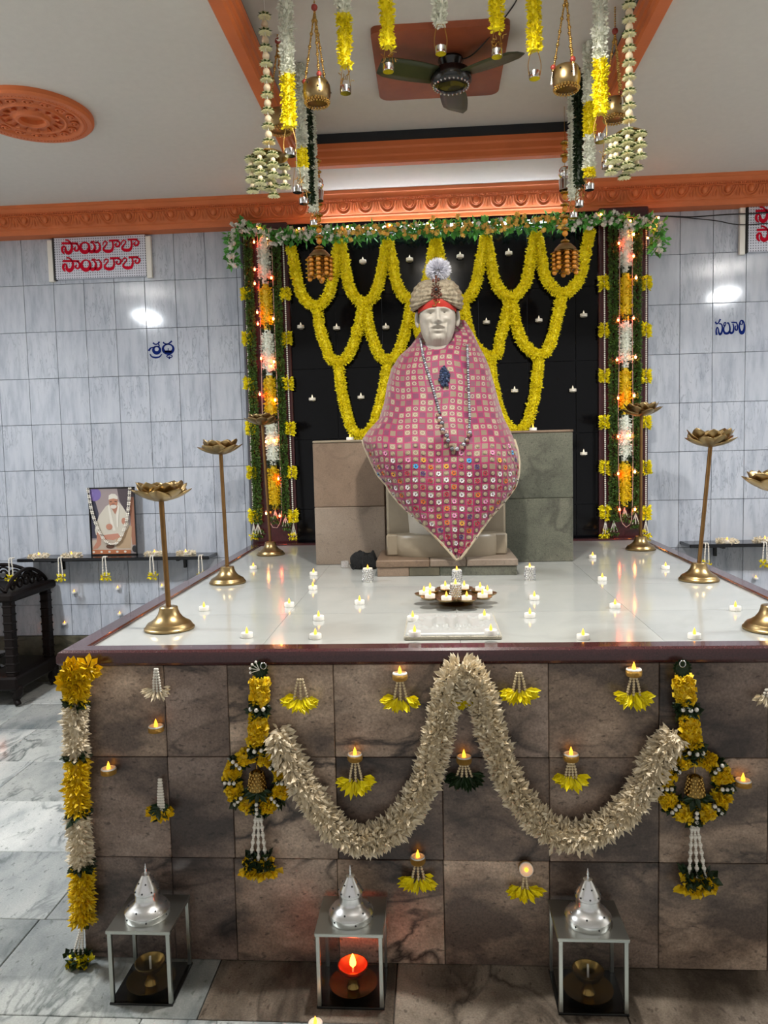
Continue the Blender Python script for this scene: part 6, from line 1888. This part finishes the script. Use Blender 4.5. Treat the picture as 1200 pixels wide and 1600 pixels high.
def flower_drop(px_, Y, yt, yb, ycl, wcl, label):
    x = hx(px_, yb, Y); z0, z1, z2 = zpix(px_, yt, Y), zpix(px_, yb, Y), zpix(px_, ycl, Y)
    root = empty('flower_bead_drop', (x, Y, ZR), label, 'hanging', 'flower bead drops hanging from the ceiling')
    t = MB(); t.tube([(x, Y, ZR), (x, Y, z1 - 0.03)], 0.0014, 5); t.build('thread', M['string'], root)
    n = 9
    for k in range(n):
        z = z0 + (z1 - z0) * k / (n - 1)
        t = MB(); bell_bunch(t, (x, Y, z), 1.25, 0, 1); t.build('flower_bunch', [M['budpetal'], M['green']], root)
        if k < n - 1:
            t = MB(); t.ball((x, Y, z + (z1 - z0) / (n - 1) * 0.52), 0.0145, 10, 8); t.build('ball_bead', M['budcream'], root, smooth=180)
    W = wcl / F * Y / 2
    zd = z1 - 0.035
    t = MB(); t.lathe([(0.004, 0.012), (W * 0.35, 0.0), (W * 0.75, -0.02), (W * 0.78, -0.024), (W * 0.3, -0.006), (0.0, 0.0)], 28, (x, Y, zd)); t.build('wicker_cone', M['goldwire'], root, smooth=60)
    for k in range(9):
        a = 2 * PI * k / 9 + 0.2; rr_ = W * 0.78 if k else 0
        if k == 8: rr_ = 0
        m_ = 3 if k % 2 else 4
        for q in range(m_):
            z = zd - 0.03 - q * (zd - 0.03 - z2) / 3.4 - (0.012 if k % 2 else 0)
            if k % 2: rr_ = W * 0.8
            t = MB(); bell_bunch(t, (x + rr_ * math.cos(a), Y + rr_ * math.sin(a), z), 1.2, 0, 1); t.build('flower_bunch', [M['budpetal'], M['green']], root)
            if q < m_ - 1:
                t = MB(); t.ball((x + rr_ * math.cos(a), Y + rr_ * math.sin(a), z - (zd - 0.03 - z2) / 6.8), 0.010, 8, 6); t.build('ball_bead', M['budcream'], root, smooth=180)
flower_drop(420, 3.05, 25, 222, 302, 74, 'cream flower and bead drop hanging at the upper left, ending in a cluster')
flower_drop(983, 3.0, 8, 188, 274, 66, 'cream flower and bead drop hanging at the upper right, ending in a cluster')

M['amber'] = mat('amber beads', '#c98324', 0.25, coat=0.5)
def gold_drop(px_, Y, yt, yball, yb, ycl, wcl, label):
    x = hx(px_, yb, Y); z0, z1, z2 = zpix(px_, yt, Y), zpix(px_, yb, Y), zpix(px_, ycl, Y); zb_ = zpix(px_, yball, Y)
    root = empty('gold_bead_drop', (x, Y, ZR), label, 'hanging', 'gold bead drops hanging from the ceiling')
    t = MB(); t.tube([(x, Y, ZR), (x, Y, z1 - 0.03)], 0.0014, 5); t.build('thread', M['goldwire'], root)
    n = 9
    for k in range(n):
        z = z0 + (z1 - z0) * k / (n - 1)
        if abs(z - zb_) < 0.06: continue
        t = MB(); t.lathe([(0.0, 0.008), (0.012, 0.006), (0.024, -0.004), (0.022, -0.007), (0.0, 0.0)], 12, (x, Y, z)); t.build('gold_cap', M['goldwire'], root, smooth=40)
        t = MB(); t.ball((x, Y, z - 0.026), 0.0155, 10, 8); t.build('amber_bead', M['amber'], root, smooth=180)
    t = MB(); t.ball((x, Y, zb_), 0.034, 20, 14); t.build('mirror_ball', M['chrome'], root, smooth=180)
    t = MB(); t.lathe([(0.03, 0), (0.032, -0.01), (0.028, -0.05), (0.03, -0.055), (0.0, -0.055)], 20, (x, Y, zb_ - 0.034)); t.build('silver_cup', M['silver'], root, smooth=40)
    W = wcl / F * Y / 2; zd = z1 - 0.03
    t = MB(); t.lathe([(0.0, 0.02), (W * 0.45, 0.012), (W * 0.8, -0.012), (W * 0.85, -0.025), (W * 0.78, -0.022), (0, 0.008)], 24, (x, Y, zd)); t.build('gold_dome', M['gold'], root, smooth=60)
    for k in range(9):
        a = 2 * PI * k / 8; rr_ = W * 0.8 if k < 8 else W * 0.2
        m_ = 4 if k % 2 else 5
        for q in range(m_):
            z = zd - 0.045 - q * (zd - 0.05 - z2) / 4.4
            c_ = (x + rr_ * math.cos(a), Y + rr_ * math.sin(a), z)
            t = MB(); t.ball(c_, 0.0135, 8, 6); t.build('amber_bead', M['amber'], root, smooth=180)
            t = MB(); t.lathe([(0.0, 0.02), (0.01, 0.018), (0.024, 0.01), (0.022, 0.008), (0.0, 0.013)], 10, c_); t.build('gold_cap', M['goldwire'], root, smooth=40)
gold_drop(499, 4.12, 250, 287, 386, 440, 40, 'gold and amber bead drop hanging in front of the left top swag')
gold_drop(883, 4.12, 222, 270, 376, 430, 40, 'gold and amber bead drop hanging in front of the right top swag')

# ---- tube light under the cornice, behind the rose vine
M['tube'] = mat('lit tube', '#ffffff', 0.3, emis='#e8efff', es=15.0)
ta, tb = P(500, 360, Y=YBK - 0.03), P(885, 346, Y=YBK - 0.03)
zt_ = (ta[2] + tb[2]) / 2
tl = empty('tube_light', ((ta[0] + tb[0]) / 2, YBK, zt_), 'lit white tube light behind the rose vine under the cornice', 'lamp')
t = MB(); t.bbox((ta[0] - 0.02, YBK - 0.016, zt_ - 0.012), (tb[0] + 0.02, YBK - 0.0005, zt_ + 0.022), 0.003); t.build('batten', M['lampcase'], tl)
t = MB(); t.tube([(ta[0], YBK - 0.03, zt_), (tb[0], YBK - 0.03, zt_)], 0.0125, 14); t.build('tube', M['tube'], tl, smooth=60)

# ================================================================== signs, lettering and cables
def strokes(mb, items, tf, Y, wscale, thick=0.003):
    """items: (points, width[, closed]) in drawing units; tf: drawing -> photo pixel"""
    for it in items:
        pts, w = it[0], it[1]
        p2 = smoothp([(x, y, 0) for x, y in pts], 8) if len(pts) > 2 else np.array([(x, y, 0) for x, y in pts], float)
        k = len(p2); W = np.broadcast_to(np.asarray(w, float), (len(pts),)); W = np.interp(np.linspace(0, 1, k), np.linspace(0, 1, len(pts)), W)
        T = nrm(np.gradient(p2, axis=0)); Nn = np.stack([-T[:, 1], T[:, 0], 0 * T[:, 0]], 1)
        a = p2 + Nn * W[:, None] / 2; c_ = p2 - Nn * W[:, None] / 2
        fa = [P(*tf(q[0], q[1]), Y=Y - thick) for q in a]; fc = [P(*tf(q[0], q[1]), Y=Y - thick) for q in c_]
        ba = [np.array([q[0], Y, q[2]]) for q in fa]; bc_ = [np.array([q[0], Y, q[2]]) for q in fc]
        V = np.array([fa, fc, bc_, ba, fa]); mb.grid(V)
        mb.add([fa[0], fc[0], bc_[0], ba[0]], [(0, 1, 2, 3)]); mb.add([fa[-1], fc[-1], bc_[-1], ba[-1]], [(3, 2, 1, 0)])
def ell(cx, cy, rx, ry, a0=0, a1=2 * PI, n=17): return [(cx + rx * math.cos(a), cy + ry * math.sin(a)) for a in np.linspace(a0, a1, n)]
sa = [([(185, 213), (275, 213), (365, 216)], 24), ([(225, 175), (258, 182), (290, 213)], 15), ([(212, 328), (192, 300), (192, 262), (212, 246), (232, 268)], [14, 24, 26, 18, 14]),
      ([(226, 262), (232, 300), (258, 318), (286, 300), (298, 255), (292, 216)], [14, 34, 42, 36, 22, 18]), ([(340, 216), (368, 238), (370, 278), (346, 296), (324, 278), (338, 252)], [16, 20, 20, 20, 18, 14])]
yi = [(ell(440, 256, 48, 54, -PI / 2, 1.5 * PI), [14, 16, 20, 24, 28, 34, 38, 42, 44, 42, 38, 34, 28, 24, 20, 16, 14]), ([(484, 290), (512, 306), (540, 292), (552, 248), (524, 206), (500, 204)], [30, 36, 32, 20, 16, 12]),
      ([(540, 296), (572, 304), (604, 280), (606, 232), (584, 204), (560, 206)], [30, 34, 28, 18, 16, 12]), ([(505, 200), (530, 192), (560, 204), (590, 196)], 12)]
ba_ = [([(638, 232), (646, 204), (664, 190), (684, 204), (676, 230), (650, 260), (652, 288), (692, 301), (736, 290), (752, 240), (744, 190)], [9, 11, 13, 13, 13, 18, 26, 36, 30, 18, 16]), ([(706, 184), (760, 182), (812, 182)], 22),
       ([(796, 186), (826, 206), (818, 240), (790, 248), (776, 226), (792, 212)], [16, 20, 20, 18, 16, 12])]
def off(items, dx, dy): return [([(x + dx, y + dy) for x, y in it[0]],) + tuple(it[1:]) for it in items]
word = sa + yi + ba_ + off(ba_, 206, -12)
both = word + off(word, 12, 195)
def dot_mat():
    m = bpy.data.materials.new('perforated light board'); m.use_nodes = True
    nt = m.node_tree; b = nt.nodes['Principled BSDF']; N = nt.nodes.new; Lk = nt.links.new
    g = N('ShaderNodeNewGeometry'); sp = N('ShaderNodeSeparateXYZ'); Lk(g.outputs['Position'], sp.inputs[0])
    def mth(op, a, c_=None):
        n_ = N('ShaderNodeMath'); n_.operation = op
        for i_, q in enumerate((a, c_)):
            if q is None: continue
            if isinstance(q, (int, float)): n_.inputs[i_].default_value = q
            else: Lk(q, n_.inputs[i_])
        return n_.outputs[0]
    ds = []
    for ch in (0, 2):
        f_ = mth('FRACT', mth('DIVIDE', sp.outputs[ch], 0.0155)); d = mth('SUBTRACT', f_, 0.5); ds.append(mth('MULTIPLY', d, d))
    hole = mth('LESS_THAN', mth('SQRT', mth('ADD', ds[0], ds[1])), 0.24)
    mx = N('ShaderNodeMix'); mx.data_type = 'RGBA'; Lk(hole, mx.inputs['Factor']); mx.inputs[6].default_value = C('#d4d6e2'); mx.inputs[7].default_value = C('#5c5f70')
    Lk(mx.outputs[2], b.inputs['Base Color']); b.inputs['Roughness'].default_value = 0.4
    return m
M['dots'] = dot_mat()
def sign(quad, tf, label):
    Yq = YW - 0.03
    q = [P(x, y, Y=Yq) for x, y in quad]
    x0 = (q[0][0] + q[3][0]) / 2; x1 = (q[1][0] + q[2][0]) / 2; z1 = (q[0][2] + q[1][2]) / 2; z0 = (q[2][2] + q[3][2]) / 2
    r = empty('wall_sign', ((x0 + x1) / 2, YW, z0), label, 'sign', 'dotted sign boards on the walls')
    t = MB(); t.bbox((x0, Yq, z0), (x1, YW - 0.001, z1), 0.002); t.build('board', M['dots'], r)
    t = MB(); t.bbox((x0 - 0.012, Yq - 0.002, z0 - 0.004), (x0, YW - 0.001, z1), 0.002); t.build('edge_strip', M['cable'], r)
    t = MB(); t.bbox((x1, Yq + 0.004, z0 - 0.01), (x1 + 0.035, YW - 0.001, z1 - 0.01), 0.002); t.build('wire_channel', M['candle'], r)
    t = MB(); t.bbox((x0 - 0.05, Yq + 0.004, z0 - 0.012), (x0 - 0.016, YW - 0.001, z1 - 0.01), 0.002); t.build('wire_channel', M['candle'], r)
    t = MB(); strokes(t, both, tf, Yq - 0.0005, 1); t.build('lettering', M['ink_red'], r)
sign([(85, 372), (226, 366), (229, 432), (86, 436)], lambda x, y: (70 + x / 7.06, 350 + y / 7.06), 'white dotted sign board with two lines of red lettering on the left wall')
sign([(1170, 322), (1330, 312), (1331, 388), (1169, 393)], lambda x, y: (1181 + (x - 185) / 6.3, 330 + (y - 215) / 6.55 - (x - 185) / 6.3 * 0.045), 'white dotted sign board with red lettering at the right edge')
shr = [([(385, 342), (430, 372), (482, 362), (522, 318)], [34, 24, 24, 34]), ([(500, 368), (514, 400), (505, 430)], 24), (ell(462, 484, 68, 68, -PI / 2, 1.5 * PI), [24, 30, 36, 44, 50, 58, 64, 70, 72, 70, 64, 58, 50, 44, 36, 30, 24]),
       ([(296, 510), (322, 470), (360, 440), (420, 430)], [40, 34, 24, 20]), ([(325, 572), (360, 628), (440, 648), (520, 632), (572, 576)], [16, 30, 36, 30, 14])]
dha = [([(596, 332), (640, 362), (704, 360), (780, 304)], [34, 24, 24, 34]), (ell(702, 462, 108, 92, -PI / 2, 1.5 * PI), [22, 26, 32, 40, 48, 58, 66, 72, 74, 72, 66, 58, 48, 40, 32, 26, 22]), ([(704, 455), (704, 520)], 16), ([(628, 528), (704, 520), (780, 528)], 46),
       (ell(730, 622, 58, 26, 0, 2 * PI), 18), ([(728, 622), (726, 682)], [14, 34])]
t = MB(); strokes(t, shr + dha, lambda x, y: (210 + x / 13.33, 510 + y / 13.33), YW - 0.0015, 1, 0.0015)
tag(t.build('wall_lettering', M['ink_blue'], org=P(250, 560, Y=YW)), 'blue painted word on the left tiled wall', 'lettering', 'blue words on the tiled walls')
sab = [([(268, 338), (296, 386), (342, 360), (386, 278)], [34, 34, 26, 36]), ([(350, 384), (408, 398), (432, 478), (416, 590), (376, 636), (348, 590), (338, 500)], [24, 30, 34, 44, 50, 40, 24]), ([(338, 500), (308, 478), (286, 560), (298, 650)], [24, 28, 34, 44]),
       ([(498, 430), (466, 424), (478, 364), (512, 362), (506, 410), (468, 480), (466, 560), (500, 610), (566, 606), (608, 540), (600, 430), (566, 362), (544, 384)], [20, 22, 24, 24, 22, 28, 40, 56, 54, 40, 30, 26, 22]),
       ([(600, 570), (640, 606), (686, 570), (696, 470), (682, 384)], [40, 54, 42, 30, 26]), ([(642, 354), (710, 356), (776, 358)], [26, 32, 28]), ([(762, 366), (788, 430), (776, 530), (742, 528), (734, 460), (760, 430)], [24, 30, 34, 30, 26, 20]),
       (ell(888, 452, 60, 148, -PI / 2, 1.5 * PI), [26, 28, 30, 32, 36, 46, 60, 76, 82, 76, 60, 46, 36, 32, 30, 28, 26]), ([(884, 312), (904, 352), (888, 404), (852, 398), (862, 366)], [18, 22, 22, 20, 16])]
t = MB(); strokes(t, sab, lambda x, y: (1100 + x / 15, 480 + y / 15), YW - 0.0015, 1, 0.0015)
tag(t.build('wall_lettering', M['ink_blue'], org=P(1140, 525, Y=YW)), 'blue painted word on the right tiled wall', 'lettering', 'blue words on the tiled walls')
for pts, lb, w in (([(1012, 338), (1045, 338), (1080, 339), (1110, 337), (1140, 335), (1168, 334), (1188, 333), (1230, 330)], 'upper black cable running to the right sign board', 0.004), ([(1042, 338), (1080, 341), (1120, 345), (1145, 350), (1170, 351), (1200, 349), (1240, 348)], 'lower black cable sagging along the right wall', 0.003)):
    pth = smoothp([P(x, y, Y=YW - 0.036) for x, y in pts])
    t = MB(); t.tube(pth, w, 6)
    tag(t.build('wall_cable', M['cable'], org=pth[0]), lb, 'cable', 'cables on the right wall')
